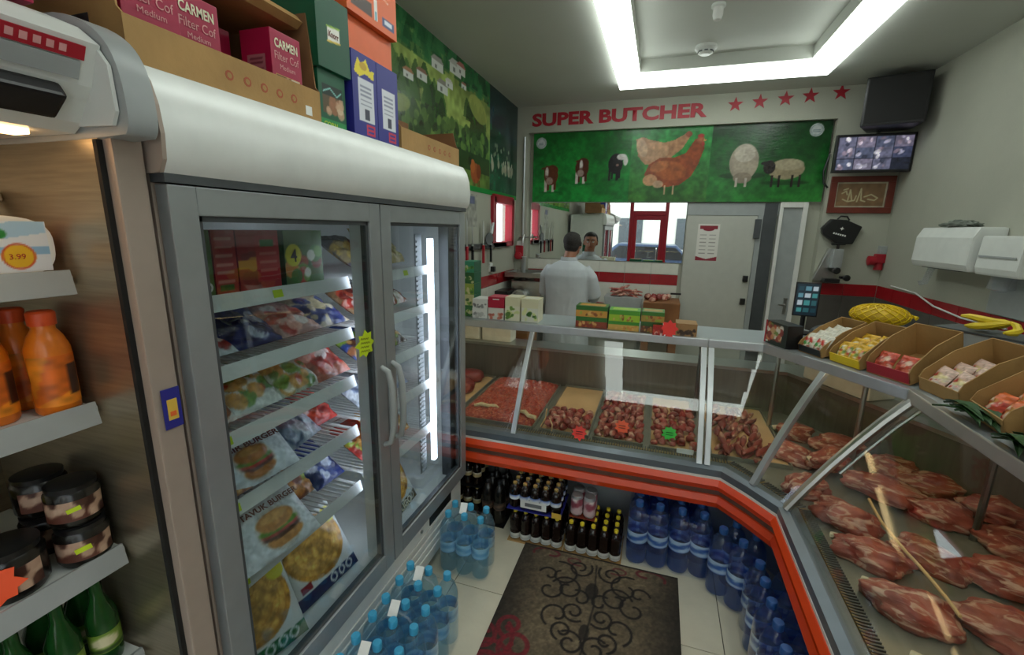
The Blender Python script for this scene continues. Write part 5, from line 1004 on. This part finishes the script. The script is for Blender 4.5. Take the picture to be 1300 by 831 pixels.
# patterned rug
RX0, RX1, RY0, RY1 = -.555, .215, .62, 2.035; RW, RH = RX1-RX0, RY1-RY0
p = Pic(RW, RH, 230, '#5f5340'); d = np.minimum(p.X, RW-p.X); p.put(np.clip(1-d/.17, 0, 1)*.8, '#1c1814'); p.noise(5, .22, 3); p.noise(90, .14, 4)
def curl(cx, cy, r, a0, turns, wd, col, sg=1, al=.9, sy=1.0):
    n = 26; pts = []
    for i in range(n+1):
        k = i/n; a = a0+sg*turns*2*PI*k; rr_ = r*(1-.72*k); pts.append((cx+rr_*math.cos(a), cy+sy*rr_*math.sin(a)))
    p.line(pts, wd, col, al)
def mir(cx, cy, r, a0, t_, wd, col, sy=1.0, al=.9):
    curl(RW/2+cx, cy, r, a0, t_, wd, col, 1, al, sy); curl(RW/2-cx, cy, r, PI-a0, t_, wd, col, -1, al, sy)
def medallion(cy, s=1, col='#120e0c'):
    for a in ((.075, .21, .062, 2.6, 1.3), (.15, .14, .085, 1.2, .95), (.11, .06, .075, .3, 1.2), (.19, .03, .065, 2.2, .9), (.06, -.06, .055, 4.0, 1.3), (.13, -.10, .07, 5.2, .9), (.05, -.22, .06, .9, 1.2), (.09, -.17, .05, 5.0, 1.1), (.045, .02, .05, 1.0, .8), (.21, .12, .05, .2, .8)): mir(a[0], cy+s*a[1], a[2], s*a[3], a[4], .011, col)
    p.ell(RW/2, cy+s*.08, .03, .05, col, 0, .7); p.ell(RW/2, cy-s*.15, .022, .04, col, 0, .7); p.line([(RW/2, cy+s*.25), (RW/2+.02, cy), (RW/2, cy-s*.3)], .008, col, .7)
medallion(RH-.30); medallion(.30, -1)
for cy, s in ((RH*.5, 1),):
    for sgn in (1, -1):
        for a in ((.33, -.02, .13, 2.5, 1.2), (.25, -.10, .075, 1.0, 1.2), (.38, .10, .12, 2.2, .9), (.22, -.02, .05, 3.0, 1.1), (.30, -.19, .06, 1.4, 1.1), (.40, -.1, .1, 1, 1)): mir(a[0], cy+sgn*a[1], a[2], sgn*a[3], a[4], .020, '#6d1620', al=.8)
for y, sg in ((RH-.04, -1), (.04, 1)): mir(.24, y, .09, sg*.4, .8, .013, '#5c1820', .5, .8); mir(.10, y+sg*.01, .06, sg*2, .8, .009, '#5c1820', .5, .7)
p.rect(0, 0, RW, .012, '#2a221c'); p.rect(0, RH-.012, RW, RH, '#2a221c')
p.noise(200, .15, 11)
rg = thing('floor_rug', 'dark brown rug with black scroll medallion and red curls', 'rug', (RX0, RY0, 0)); MB().box(0, RW, 0, RH, 0, .008).build('backing', 'brown_trim', rg, .002); panel(p, (.001, .001, .0085), (1, 0, 0), (0, 1, 0), 'print_cloth', 'pile', rg)

# ================================================================ BACK OF THE SHOP
# cold-room door, side door
t = thing('door_2', '', ''); del t['label'], t['category']; struct(t); y = YB
MB().box(.235, .865, y-.05, y, 0, 1.81).build('door_leaf', 'door_white', t, .004); MB().box(.23, 1.04, y-.035, y, 1.815, 1.93).build('door_head', 'grey_panel', t, .003); MB().box(.868, .915, y-.045, y, 0, 1.815).build('door_jamb', 'grey_panel', t, .003); MB().box(.918, 1.03, y-.04, y, 0, 1.93).build('door_post', 'dark_grey', t, .003)
for z in (1.21, .985): MB().box(.80, .845, y-.085, y-.05, z-.03, z+.03).build('latch', 'black_plastic', t, .006)
MB().box(.845, .90, y-.075, y-.05, 1.60, 1.78).build('hinge', 'dark_grey', t, .004)
q = thing('door_notice', 'white notice with red header stuck on the cold-room door', 'notice', (.345, y-.0512, 1.37)); p = Pic(.20, .36, 300, '#dcd9d2'); p.rect(.02, .31, .18, .345, '#8a2030'); p.ell(.10, .31, .05, .018, '#8a2030')
for a in range(2):
    for k in range(6): p.rect(.025+a*.085, .07+k*.036, .085+a*.085, .078+k*.036, '#9a9690')
p.poly([(0, 0), (.2, 0), (.2, .045), (.10, .018), (0, .045)], '#8a2030'); panel(p, (0, 0, 0), (1, 0, 0), (0, 0, 1), 'print', 'sheet', q)
t = thing('door_3', '', ''); del t['label'], t['category']; struct(t)
MB().box(1.045, 1.075, y-.05, y, 0, 1.94).box(1.235, 1.275, y-.05, y, 0, 1.94).box(1.075, 1.235, y-.05, y, 1.89, 1.94).build('door_frame', 'white_lip', t, .003); MB().box(1.075, 1.235, y-.03, y, 0, 1.89).build('door_leaf', 'grey_panel', t, .003); MB().tube([(1.205, y-.03, .97), (1.205, y-.07, .97), (1.14, y-.07, .975)], .008, 8).build('door_handle', 'steel', t, smooth=True); MB().box(1.19, 1.22, y-.036, y-.03, .88, 1.04).build('handle_plate', 'steel', t, .002)
MB().tube([(1.36, YB-.115, 2.35), (1.33, YB-.12, 2.2), (1.345, YB-.115, 2.1), (1.385, YB-.11, 2.06)], .008, 6).build('hanging_cable', 'black_plastic', wb)
# bench with trays
t = thing('work_bench', 'steel work bench under the mirror', 'bench', (-.45, 4.73, 0)); MB().box(-.60, .325, -.21, .24, .80, .83).build('top', 'steel', t, .004); MB().box(-.60, .325, -.2, .23, .25, .27).build('under_shelf', 'steel', t)
for x in (-.58, .30):
    for yy in (-.19, .22): MB().tube([(x, yy, 0), (x, yy, .80)], .018, 8).build('leg', 'steel', t, smooth=True)
t = thing('meat_tub', 'grey plastic tub piled with pale bones on the bench', 'tub', (-.32, 4.72, .83)); MB().prism([(-.15, 0), (.17, 0), (.20, .17), (-.18, .17)], (0, -.14, 0), (1, 0, 0), (0, 0, 1), (0, .28, 0)).build('tub_body', 'grey_panel', t, .008)
bone = [lump('bone_piece', .075, .014, .014, 200+i, 'pale_meat', .3, 2, 1.5) for i in range(4)]; rr = random.Random(8)
for i in range(34):
    o = link('meat_bone', bone[i % 4], None, (-.31+rr.uniform(-.12, .12), 4.72+rr.uniform(-.1, .1), 1.0+.05*rr.random()*(1-abs(rr.uniform(-1, 1)))+.02*(i % 3)), rr.uniform(0, 6)); o.rotation_euler.y = rr.uniform(-.3, .3); tag(o, 'pale bone with scraps of meat in the grey tub', 'bone', 'bones in the grey tub')
t = thing('butcher_block', 'thick wooden butcher block beside the cold-room door', 'butcher block', (.06, 4.70, 0))
MB().box(-.17, .17, -.19, .2, .62, .98).build('block', 'wood', t, .01)
for x in (-.13, .13):
    for yy in (-.15, .16): MB().box(x-.035, x+.035, yy-.035, yy+.035, 0, .62).build('leg', 'wood', t)
for i in range(16): o = link('meat_chunk', chunk[i % 6], None, (.02+rr.uniform(-.12, .1), 4.66+rr.uniform(-.1, .12), .98+.018*(i % 2)), rr.uniform(0, 6)); o.scale = (1.5, 1.5, 1.5); tag(o, 'chopped meat piece on the wooden butcher block', 'meat', 'meat on the butcher block')
t = thing('cleaver', 'dark knife lying on the butcher block', 'knife', (.12, 4.78, 1.035), .1); MB().box(-.10, .02, -.012, .03, 0, .004).build('blade', 'steel', t); MB().box(.02, .12, -.01, .015, -.006, .012).build('handle', 'black_plastic', t, .004)
# mincer in the corner
t = thing('meat_grinder', 'steel meat grinder with feed tray in the back corner', 'grinder', (-1.30, 4.63, 0)); MB().box(-.16, .16, -.14, .2, .62, 1.12).build('body', 'steel', t, .02); MB().box(-.14, .14, -.12, .18, 0, .62).build('stand', 'grey_panel', t, .01)
MB().lathe([(.05, .0), (.055, -.10), (.075, -.11), (.075, -.17), (.06, -.17), (.055, -.14), (.0, -.14)], (-.03, -.14, .97), 20, 'y').build('grinding_head', 'alu', t, smooth=False); c = MB().box(-.22, .20, -.18, .22, 1.16, 1.17)
for a in ((-.22, -.21, -.18, .22), (.19, .20, -.18, .22), (-.21, .19, -.18, -.17), (-.21, .19, .21, .22)): c.box(*a, 1.17, 1.21)
c.build('feed_tray', 'steel', t); MB().lathe([(.05, 1.12), (.06, 1.16)], n=16).build('feed_neck', 'steel', t); MB().lathe([(.07, 1.172), (.08, 1.19), (.09, 1.19)], (.1, .02, 0), 18).build('dish', 'white_lip', t)
MB().lathe([(.02, 1.17), (.02, 1.34), (.03, 1.36)], (-.08, .05, 0), 12).build('pusher', 'alu', t, smooth=True)
# red-lidded kraft box behind the ledge row
t = thing('wooden_crate', 'brown crate with a red lid beside the man', 'crate', (-1.17, 3.85, 0)); MB().box(-.10, .13, -.16, .16, 0, .86).build('crate_body', 'wood', t, .006); MB().box(-.0, .13, -.16, .16, .86, .92).build('lid', 'red_ink', t, .006)
t = thing('floor_cabinet', 'low black cabinet against the tiled side wall', 'cabinet', (-1.40, 4.2, 0)); MB().box(-.14, -.01, .0, .25, 0, 1.04).build('cabinet_body', 'black_plastic', t, .006); MB().box(-.01, -.004, .015, .235, .06, 1.02).build('door', 'black_plastic', t, .003)
# knife rack and tools on the left wall
t = thing('knife_rack', 'dark magnetic knife rack on the wall under the mural', 'knife rack', (XL, 3.25, 1.465)); MB().box(0, .03, 0, 1.25, 0, .05).build('bar', 'black_plastic', t, .004)
KN = [(3.33, 'black', .20), (3.46, 'red', .26), (3.58, 'black', .18), (3.83, 'red', .22), (4.02, 'black', .24)]
for yk, cl, L in KN:
    t = thing('butcher_knife', cl+'-handled butcher knife hanging on the dark rack', 'knife', (XL+.034, yk, 1.47), group=cl+' knives on the rack'); MB().prism([(-.018, 0), (.018, 0), (.014, L*.75), (-.014, L)], (0, 0, .03), (0, 1, 0), (0, 0, 1), (.003, 0, 0)).build('blade', 'steel', t); MB().box(-.006, .012, -.014, .014, -.13, .03).build('handle', 'red_ink' if cl == 'red' else 'black_plastic', t, .004)
t = thing('round_cleaver', 'wide dark cleaver hanging on the dark rack', 'cleaver', (XL+.034, 3.98, 1.49)); MB().prism([(.10*math.cos(a), .055+.055*math.sin(a)) for a in [2*PI*i/20 for i in range(20)]], (0, 0, .01), (0, 1, 0), (0, 0, 1), (.004, 0, 0)).build('blade', 'dark_grey', t); MB().tube([(.004, .06, .11), (.004, .10, .21)], .012, 8).build('handle', 'alu', t, smooth=True)
q = thing('wall_poster', 'small grey poster on the wall above the knives', 'poster', (XL+.0015, 3.52, 1.66)); p = Pic(.24, .27, 150, '#9a9a90'); p.rect(.05, .19, .19, .25, '#5a5f80'); p.noise(8, .2, 2); panel(p, (0, 0, 0), (0, 1, 0), (0, 0, 1), 'print', 'sheet', q)
t = thing('wall_socket', 'black plug in a socket under the knife rack', 'socket', (XL, 4.10, 1.24)); MB().box(0, .012, -.04, .04, 0, .08).build('plate', 'white_panel', t, .003); MB().box(.012, .05, -.025, .025, .0, .05).build('plug', 'black_plastic', t, .006)
t = thing('wall_tap', 'chrome wall tap in the back corner above the grinder', 'tap', (-1.42, YB-.10, 1.54)); MB().tube([(-.06, -.01, .02), (-.06, -.05, .02), (.06, -.05, .02), (.06, -.01, .02)], .01, 8).build('tap_body', 'steel', t, smooth=True); MB().tube([(0, -.05, .02), (0, -.09, .05), (0, -.12, .0), (0, -.12, -.06)], .008, 8).build('spout', 'steel', t, smooth=True)
t = thing('red_socket', 'red industrial socket on the back corner pillar', 'socket', (-1.49, YB-.10, 1.27)); MB().box(-.045, .045, -.03, 0, .05, .20).build('housing', 'red_ink', t, .008); MB().lathe([(.035, 0), (.04, -.05), (.03, -.055)], (0, -.03, .09), 14, 'y').build('plug', 'red_ink', t, smooth=True); MB().box(-.035, .035, -.02, 0, .20, .25).build('switch_box', 'white_panel', t, .004)
MB().tube([(-1.455, YB-.115, 0), (-1.455, YB-.115, 2.6)], .012, 8).build('wall_pipe', 'alu', wb, smooth=True)

# ================================================================ RIGHT WALL AND CORNER
t = thing('loudspeaker', 'black loudspeaker box mounted high above the monitor', 'speaker', (1.67, 4.60, 2.49), -.3); MB().prism([(-.20, -.16), (.20, -.16), (.14, .16), (-.14, .16)], (0, 0, 0), (1, 0, 0), (0, 1, 0), (0, 0, .36)).build('cabinet', 'black_plastic', t, .015); MB().box(-.18, .18, -.168, -.160, .02, .34).build('grille', 'black_rubber', t, .003)
MB().tube([(0, .16, .18), (.02, .26, .20)], .02, 8).build('bracket', 'black_plastic', t)
t = thing('security_monitor', 'flat black monitor showing a grid of camera pictures', 'monitor', (1.62, 4.70, 2.165), -.03); MB().box(-.275, .275, -.02, .02, 0, .305).build('bezel', 'black_plastic', t, .006)
p = Pic(.515, .265, 160, '#1c1f2c'); rr = random.Random(2)
for i in range(4):
    for j in range(3):
        x0, y0 = i*.13, j*.089
        if i == 3 and j == 0: continue
        p.rect(x0+.002, y0+.002, x0+.126, y0+.086, rr.choice(['#4a4f66', '#5a5a70', '#3a3f58', '#6a6478'])); 
        for k in range(4): p.ell(x0+rr.uniform(.02, .11), y0+rr.uniform(.015, .075), rr.uniform(.008, .028), rr.uniform(.006, .018), rr.choice(['#a8a4b8', '#2a2d3c', '#c8b8c4', '#7a6a78', '#d8d4dc']), rr.uniform(0, 2), .8)
p.noise(30, .2, 3); panel(p, (-.257, -.0205, .02), (1, 0, 0), (0, 0, 1), 'screen', 'screen', t); MB().box(-.03, .03, .02, .09, .12, .2).build('wall_mount', 'black_plastic', t); MB().box(-.03, .03, .09, .185, .14, .18).build('wall_arm', 'dark_grey', t); MB().box(.0, .02, -.03, .0, .305, .325).build('sensor', 'black_plastic', t)
t = thing('framed_calligraphy', 'red-framed tan picture with gold calligraphy strokes', 'picture frame', (1.405, YB-.10, 1.84)); FW, FH = .48, .315
for a in ((0, FW, 0, .05), (0, FW, FH-.05, FH), (0, .05, .05, FH-.05), (FW-.05, FW, .05, FH-.05)): MB().box(a[0], a[1], -.025, 0, a[2], a[3]).build('frame_side', 'mahogany', t, .004)
p = Pic(FW-.1, FH-.1, 280, '#8a6a4a'); p.rect(0, 0, .012, .3, '#b8b098'); p.rect(FW-.112, 0, .5, .3, '#b8b098'); p.rect(0, 0, .5, .012, '#b8b098'); p.rect(0, FH-.112, .5, .3, '#b8b098'); p.noise(12, .1, 2)
for a in (((.06, .07), (.10, .05), (.15, .06), (.16, .10)), ((.10, .06), (.11, .15), (.13, .06)), ((.17, .05), (.19, .16), (.20, .06), (.23, .05)), ((.22, .09), (.27, .11), (.32, .08), (.30, .06), (.25, .07)), ((.05, .12), (.08, .14), (.09, .11)), ((.06, .15), (.09, .16))): p.line(list(a), .011, '#c9bd94')
panel(p, (.05, -.006, .05), (1, 0, 0), (0, 0, 1), 'print', 'artwork', t)
t = thing('black_pouch', 'black zipped pouch with white print hanging under the red frame', 'pouch', (1.515, YB-.105, 1.585), rot=(0, R(8), 0)); MB().prism([(-.155, .10), (-.10, .19), (.02, .20), (.15, .16), (.12, .0), (.0, -.02), (-.13, .05)], (0, -.06, 0), (1, 0, 0), (0, 0, 1), (0, .06, 0)).build('pouch_body', 'black_plastic', t, .012)
MB().tube([(-.05, -.03, .195), (-.03, -.03, .225), (.02, -.03, .228), (.045, -.03, .20)], .007, 8).build('grip', 'black_plastic', t, smooth=True); MB().prism(starburst(4, .008, .018), (0, -.0605, .12), (1, 0, 0), (0, 0, 1), (0, -.0008, 0)).build('emblem', 'white_ink', t); [MB().obox((-.05+.018*k, -.0608, .072-.002*k), (1, 0, -.12), (0, 1, 0), (.12, 0, 1), .006, .0006, .007).build('worn_letter', 'white_ink', t) for k in range(6)]
t = thing('wall_bracket_scale', 'steel bracket with black knobs mounted by the corner door', 'bracket', (1.50, YB-.10, 1.235)); MB().prism([(-.13, 0), (.03, 0), (.05, .29), (-.04, .29)], (0, -.05, 0), (1, 0, 0), (0, 0, 1), (0, .05, 0)).build('back_plate', 'steel', t, .004); MB().box(-.02, .06, -.12, -.05, .12, .29).build('column', 'alu', t, .006)
MB().lathe([(.028, -.12), (.03, -.15), (.02, -.155)], (.02, 0, .10), 16, 'y').build('knob', 'black_plastic', t); MB().tube([(.02, -.08, .29), (.02, -.08, .33)], .012, 8).build('stem', 'black_plastic', t); MB().box(-.03, .07, -.10, -.06, .325, .34).build('crank', 'black_plastic', t, .004); MB().box(-.06, .06, -.14, -.02, -.01, .025).build('foot', 'black_plastic', t, .006); MB().lathe([(.025, -.14), (.028, -.17), (.018, -.175)], (.10, 0, .04), 14, 'y').build('knob', 'black_plastic', t); MB().box(.06, .10, -.14, -.1, .03, .05).build('knob_arm', 'black_plastic', t)
t = thing('red_plug', 'red industrial plug under a grey socket by the red frame', 'plug', (XR, 4.86, 1.38)); MB().box(-.05, 0, -.04, .04, .11, .18).build('socket_box', 'grey_panel', t, .005); MB().box(-.07, 0, -.045, .045, .03, .11).build('plug_body', 'red_ink', t, .01); MB().lathe([(.04, .0), (.042, -.05), (.03, -.055)], (-.07, -.02, .05), 16, 'x').build('socket_cap', 'red_ink', t, smooth=True); MB().lathe([(.03, 0), (.034, -.06)], (-.03, 0, .03), 14).build('plug_end', 'red_ink', t)
# tablet on the counter corner
t = thing('card_tablet', 'black tablet screen on a stand behind the counter corner', 'tablet', (.80, 2.86, LZ-.0), -.1); MB().box(-.06, .06, 0, .012, .10, .29).build('tablet_body', 'black_plastic', t, .005); p = Pic(.106, .175, 260, '#16242c')
for i in range(3):
    for j in range(4): p.rect(.010+i*.033, .018+j*.04, .034+i*.033, .042+j*.04, ('#3f8a8a', '#1c3a44', '#b8c4cc', '#2a5a60', '#5a8a9a')[(i*3+j*2) % 5], .8)
panel(p, (-.053, -.0008, .107), (1, 0, 0), (0, 0, 1), 'screen', 'screen', t); MB().tube([(0, .02, 0), (0, .025, .14)], .012, 8).build('stand_stem', 'black_plastic', t); MB().lathe([(.06, 0), (.06, .008), (.02, .015)], (0, .02, 0), 18).build('stand_foot', 'black_plastic', t)
tag(MB().ball((0, 0, .045), .13, .055, .05, 18, 10).build('dark_cover', 'dark_grey', None, smooth=True, loc=(.93, 2.74, LZ-.006)), 'dark rounded cover on the ledge behind the tablet', 'cover')
# paper towel dispensers on the right wall
t = thing('towel_dispenser', 'wide white dispenser with a cloth on top and a bag hanging below', 'dispenser', (XR, 3.39, 1.445)); MB().prism([(0, 0), (-.15, .0), (-.165, .04), (-.16, .20), (-.13, .265), (0, .265)], (0, 0, 0), (1, 0, 0), (0, 0, 1), (0, .63, 0)).build('housing', 'white_panel', t, .015); MB().box(-.14, -.06, .10, .52, -.004, .002).build('slot', 'dark_grey', t)
o = MB().prism([(-.02, 0), (.05, 0), (.10, -.10), (.15, -.11), (.12, -.14), (.04, -.12)], (-.10, .45, .0), (0, 1, 0), (0, 0, 1), (-.012, 0, 0)).build('hanging_bag', 'clear_bag', t, .003)
rr = random.Random(6); t = thing('cleaning_cloth', 'crumpled grey-green cloth on top of the white dispenser', 'cloth', (XR-.085, 3.70, 1.712)); me = lump('cloth', .05, .17, .03, 300, 'leaf_green', .5, 4, 2.2); me.materials.clear(); me.materials.append(mat('cloth_grey', '#6f756c', .9, var=.4, scale=25)); link('cloth_heap', me, t)
t = thing('towel_dispenser', 'smaller white dispenser box with no cloth on top', 'dispenser', (XR, 3.02, 1.44)); MB().prism([(0, 0), (-.13, 0), (-.14, .04), (-.13, .22), (0, .22)], (0, 0, 0), (1, 0, 0), (0, 0, 1), (0, .34, 0)).build('housing', 'white_panel', t, .012); MB().lathe([(.05, -.03), (.06, -.10), (.02, -.12)], (-.07, .2, .03), 14).build('hanging_bag', 'clear_bag', t, smooth=True); MB().box(-.142, -.14, .02, .32, .1, .11).build('seam', 'grey_panel', t)
t = thing('hot_water_pipe_cover', 'pale boxed pipe cover under the smaller white dispenser', 'pipe cover', (XR, 3.05, 0)); MB().box(-.02, 0, .0, .34, 1.215, 1.43).build('cover', 'grey_panel', t, .004)
# clear wire draped along the right wall tiles
tag(MB().tube([(XR-.012, 4.6, 1.235), (XR-.014, 4.2, 1.225), (XR-.03, 3.9, 1.17), (XR-.014, 3.6, 1.14), (XR-.014, 3.2, 1.15)], .006, 6).build('white_cable', 'white_lip', None, smooth=True), 'white cable draped along the red tiles below the dispensers', 'cable')

# ================================================================ THE MAN AT THE BENCH
def remesh(o, vox, smooth=6):
    a = o.modifiers.new('r', 'REMESH'); a.mode = 'VOXEL'; a.voxel_size = vox; b_ = o.modifiers.new('s', 'SMOOTH'); b_.factor = .5; b_.iterations = smooth
    dg = bpy.context.evaluated_depsgraph_get(); me = bpy.data.meshes.new_from_object(o.evaluated_get(dg)); old = o.data; o.modifiers.clear(); o.data = me; bpy.data.meshes.remove(old)
    for p_ in me.polygons: p_.use_smooth = True
def rings(m, secs, n=20):
    """stacked ellipse sections (cx, cy, z, rx, ry)"""
    vs = []; fs = []
    for cx, cy, z, rx, ry in secs:
        for i in range(n): a = 2*PI*i/n; c, s_ = math.cos(a), math.sin(a); vs.append((cx+rx*math.copysign(abs(c)**.8, c), cy+ry*math.copysign(abs(s_)**.8, s_), z))
    k = len(secs)
    for j in range(k-1):
        for i in range(n): fs.append((j*n+i, j*n+(i+1) % n, (j+1)*n+(i+1) % n, (j+1)*n+i))
    fs.append(tuple(range(n))[::-1]); fs.append(tuple(range((k-1)*n, k*n))); m.add(vs, fs); return m
pt = thing('person', 'man in a white coat with his back turned, working at the bench', 'person', (-.83, 4.33, 0), -.12)
# body: head, neck, torso, arms, hands, legs in one surface (he faces +y, head bowed)
HX, HY, HZ = .02, .055, 1.505
m = MB(); hr = Matrix.Rotation(R(-14), 3, 'X')
m.ball((HX, HY, HZ+.02), .076, .094, .092, 20, 14, hr); m.ball((HX, HY+.035, HZ-.045), .058, .062, .062, 16, 10, hr); m.ball((HX, HY+.105, HZ-.012), .013, .02, .026, 10, 8); m.ball((HX, HY+.088, HZ-.055), .026, .016, .011, 10, 8)
for sx in (-1, 1): m.ball((HX+sx*.078, HY+.0, HZ-.005), .012, .02, .033, 10, 8); m.ball((HX+sx*.03, HY+.083, HZ+.028), .024, .014, .010, 10, 6)
m.tube([(0, -.01, 1.30), (.005, .01, 1.38), (.015, .03, 1.45)], [.068, .06, .058], 14)
rings(m, [(0, 0, .80, .15, .105), (0, .0, .95, .155, .11), (0, 0, 1.08, .16, .115), (0, -.005, 1.2, .165, .10), (0, -.01, 1.28, .14, .075), (0, -.01, 1.345, .09, .06)])
SHO = {-1: [(-.19, -.01, 1.285), (-.245, .06, 1.05), (-.16, .27, .965), (-.12, .335, .955)], 1: [(.19, -.01, 1.285), (.255, .07, 1.05), (.20, .27, .97), (.17, .335, .955)]}
for sx in (-1, 1):
    a = SHO[sx]; m.tube([Vector(a[0])+Vector((-sx*.03, 0, -.02))]+a[1:], [.042, .038, .032, .026], 12); w = Vector(a[3]); d = (w-Vector(a[2])).normalized(); s_ = Vector((d.y, -d.x, 0)).normalized()*(1 if sx > 0 else -1)
    m.ball(w+d*.045, .036, .045, .016, 12, 8)
    for k, (of, L) in enumerate(((.030, .060), (.010, .072), (-.010, .068), (-.030, .052))):
        b0 = w+d*.078+s_*of; m.tube([b0, b0+d*L*.5+Vector((0, 0, .004)), b0+d*L*.85+Vector((0, 0, -.014)), b0+d*L+Vector((0, 0, -.028))], [.010, .009, .008, .007], 8)
    b0 = w+d*.02-s_*.03; m.tube([b0, b0-s_*.022+d*.025, b0-s_*.026+d*.055], [.012, .010, .008], 8)
for sx in (-1, 1): m.tube([(sx*.085, 0, .84), (sx*.095, .015, .48), (sx*.10, -.01, .09)], [.085, .058, .042], 14); m.tube([(sx*.10, -.05, .045), (sx*.105, .06, .04), (sx*.11, .15, .032)], [.045, .045, .032], 12)
bo = m.build('body', 'skin', pt); remesh(bo, .0075, 4)
m = MB(); rings(m, [(0, 0, .80, .168, .122), (0, 0, .86, .165, .12), (0, 0, .90, .16, .115)]); 
for sx in (-1, 1): m.tube([(sx*.085, 0, .86), (sx*.095, .015, .48), (sx*.10, -.01, .06)], [.10, .078, .066], 14)
o = m.build('trousers', 'trousers', pt); remesh(o, .012, 6)
m = MB()
for sx in (-1, 1): m.tube([(sx*.10, -.06, .046), (sx*.105, .06, .046), (sx*.112, .165, .04)], [.052, .054, .044], 14)
m.build('shoes', 'black_plastic', pt, smooth=True)
m = MB(); rings(m, [(0, .005, .50, .225, .175), (0, 0, .52, .228, .178), (0, 0, .75, .218, .168), (0, .0, .95, .207, .150), (0, -.005, 1.10, .212, .150), (0, -.012, 1.22, .22, .142), (0, -.015, 1.285, .205, .118), (0, -.012, 1.335, .135, .088), (0, -.005, 1.36, .082, .078)], 28)
for sx in (-1, 1):
    a = [Vector(q) for q in SHO[sx]]; m.tube([a[0]+Vector((-sx*.03, 0, 0)), a[0].lerp(a[1], .35)+Vector((sx*.012, -.01, 0)), a[1]+Vector((sx*.005, -.01, -.01)), a[1].lerp(a[2], .5), a[2]+(a[3]-a[2])*.2], [.064, .066, .064, .057, .05], 16)
for k in range(7): a = 2*PI*k/7+.3; m.tube([(.205*math.cos(a), .15*math.sin(a)*.98, .93), (.222*math.cos(a), .172*math.sin(a), .52)], [.010, .018], 8)
m.tube([(-.15, -.118, 1.2), (-.05, -.140, 1.07), (.02, -.144, .94)], [.006, .014, .006], 8); m.tube([(.14, -.115, 1.17), (.08, -.140, 1.02), (.06, -.148, .88)], [.006, .013, .006], 8)
o = m.build('white_coat', 'coat', pt); remesh(o, .009, 4)
o = MB().lathe([(.074, 1.345), (.082, 1.36), (.078, 1.395), (.070, 1.395), (.072, 1.36)], (.004, .004, 0), 24).build('coat_collar', 'coat', pt, smooth=True)
m = MB(); m.ball((HX, HY-.030, HZ+.044), .086, .088, .084, 20, 14, hr); m.ball((HX, HY+.03, HZ+.085), .06, .05, .035, 14, 10, hr); m.ball((HX, HY-.045, HZ-.005), .076, .06, .07, 16, 12); m.tube([(HX-.078, HY+.005, HZ+.03), (HX-.08, HY-.01, HZ-.01)], .012, 8); m.tube([(HX+.078, HY+.005, HZ+.03), (HX+.08, HY-.01, HZ-.01)], .012, 8)
o = m.build('hair', 'hair', pt); remesh(o, .007, 3)
for sx in (-1, 1): MB().ball((HX+sx*.031, HY+.088, HZ+.008), .013, .009, .009, 10, 8).build('eye', 'white_ink', pt, smooth=True); MB().ball((HX+sx*.031, HY+.0955, HZ+.008), .006, .003, .006, 8, 6).build('iris', 'black_ink', pt); MB().tube([(HX+sx*.048, HY+.088, HZ+.03), (HX+sx*.03, HY+.098, HZ+.036), (HX+sx*.014, HY+.097, HZ+.032)], .005, 6).build('eyebrow', 'hair', pt)
MB().tube([(HX-.024, HY+.097, HZ-.057), (HX, HY+.104, HZ-.055), (HX+.024, HY+.097, HZ-.057)], .0035, 6).build('lips', 'kraft_print', pt)
for x, z, r_ in ((-.80, .86, .5), (-.66, .862, -.4), (-.58, .90, .9)): o = tag(link('raw_meat_piece', lump('raw_meat_piece', .10, .055, .035, x*9, 'dark_meat', .3), None, (x, 4.70, .83 if z < .9 else .87), r_), ('dark meat piece under the hands of the man', 'dark meat piece on the bench beside the hands', 'meat piece heaped towards the grey tub')[0 if x < -.7 else 1 if x < -.6 else 2], 'meat')
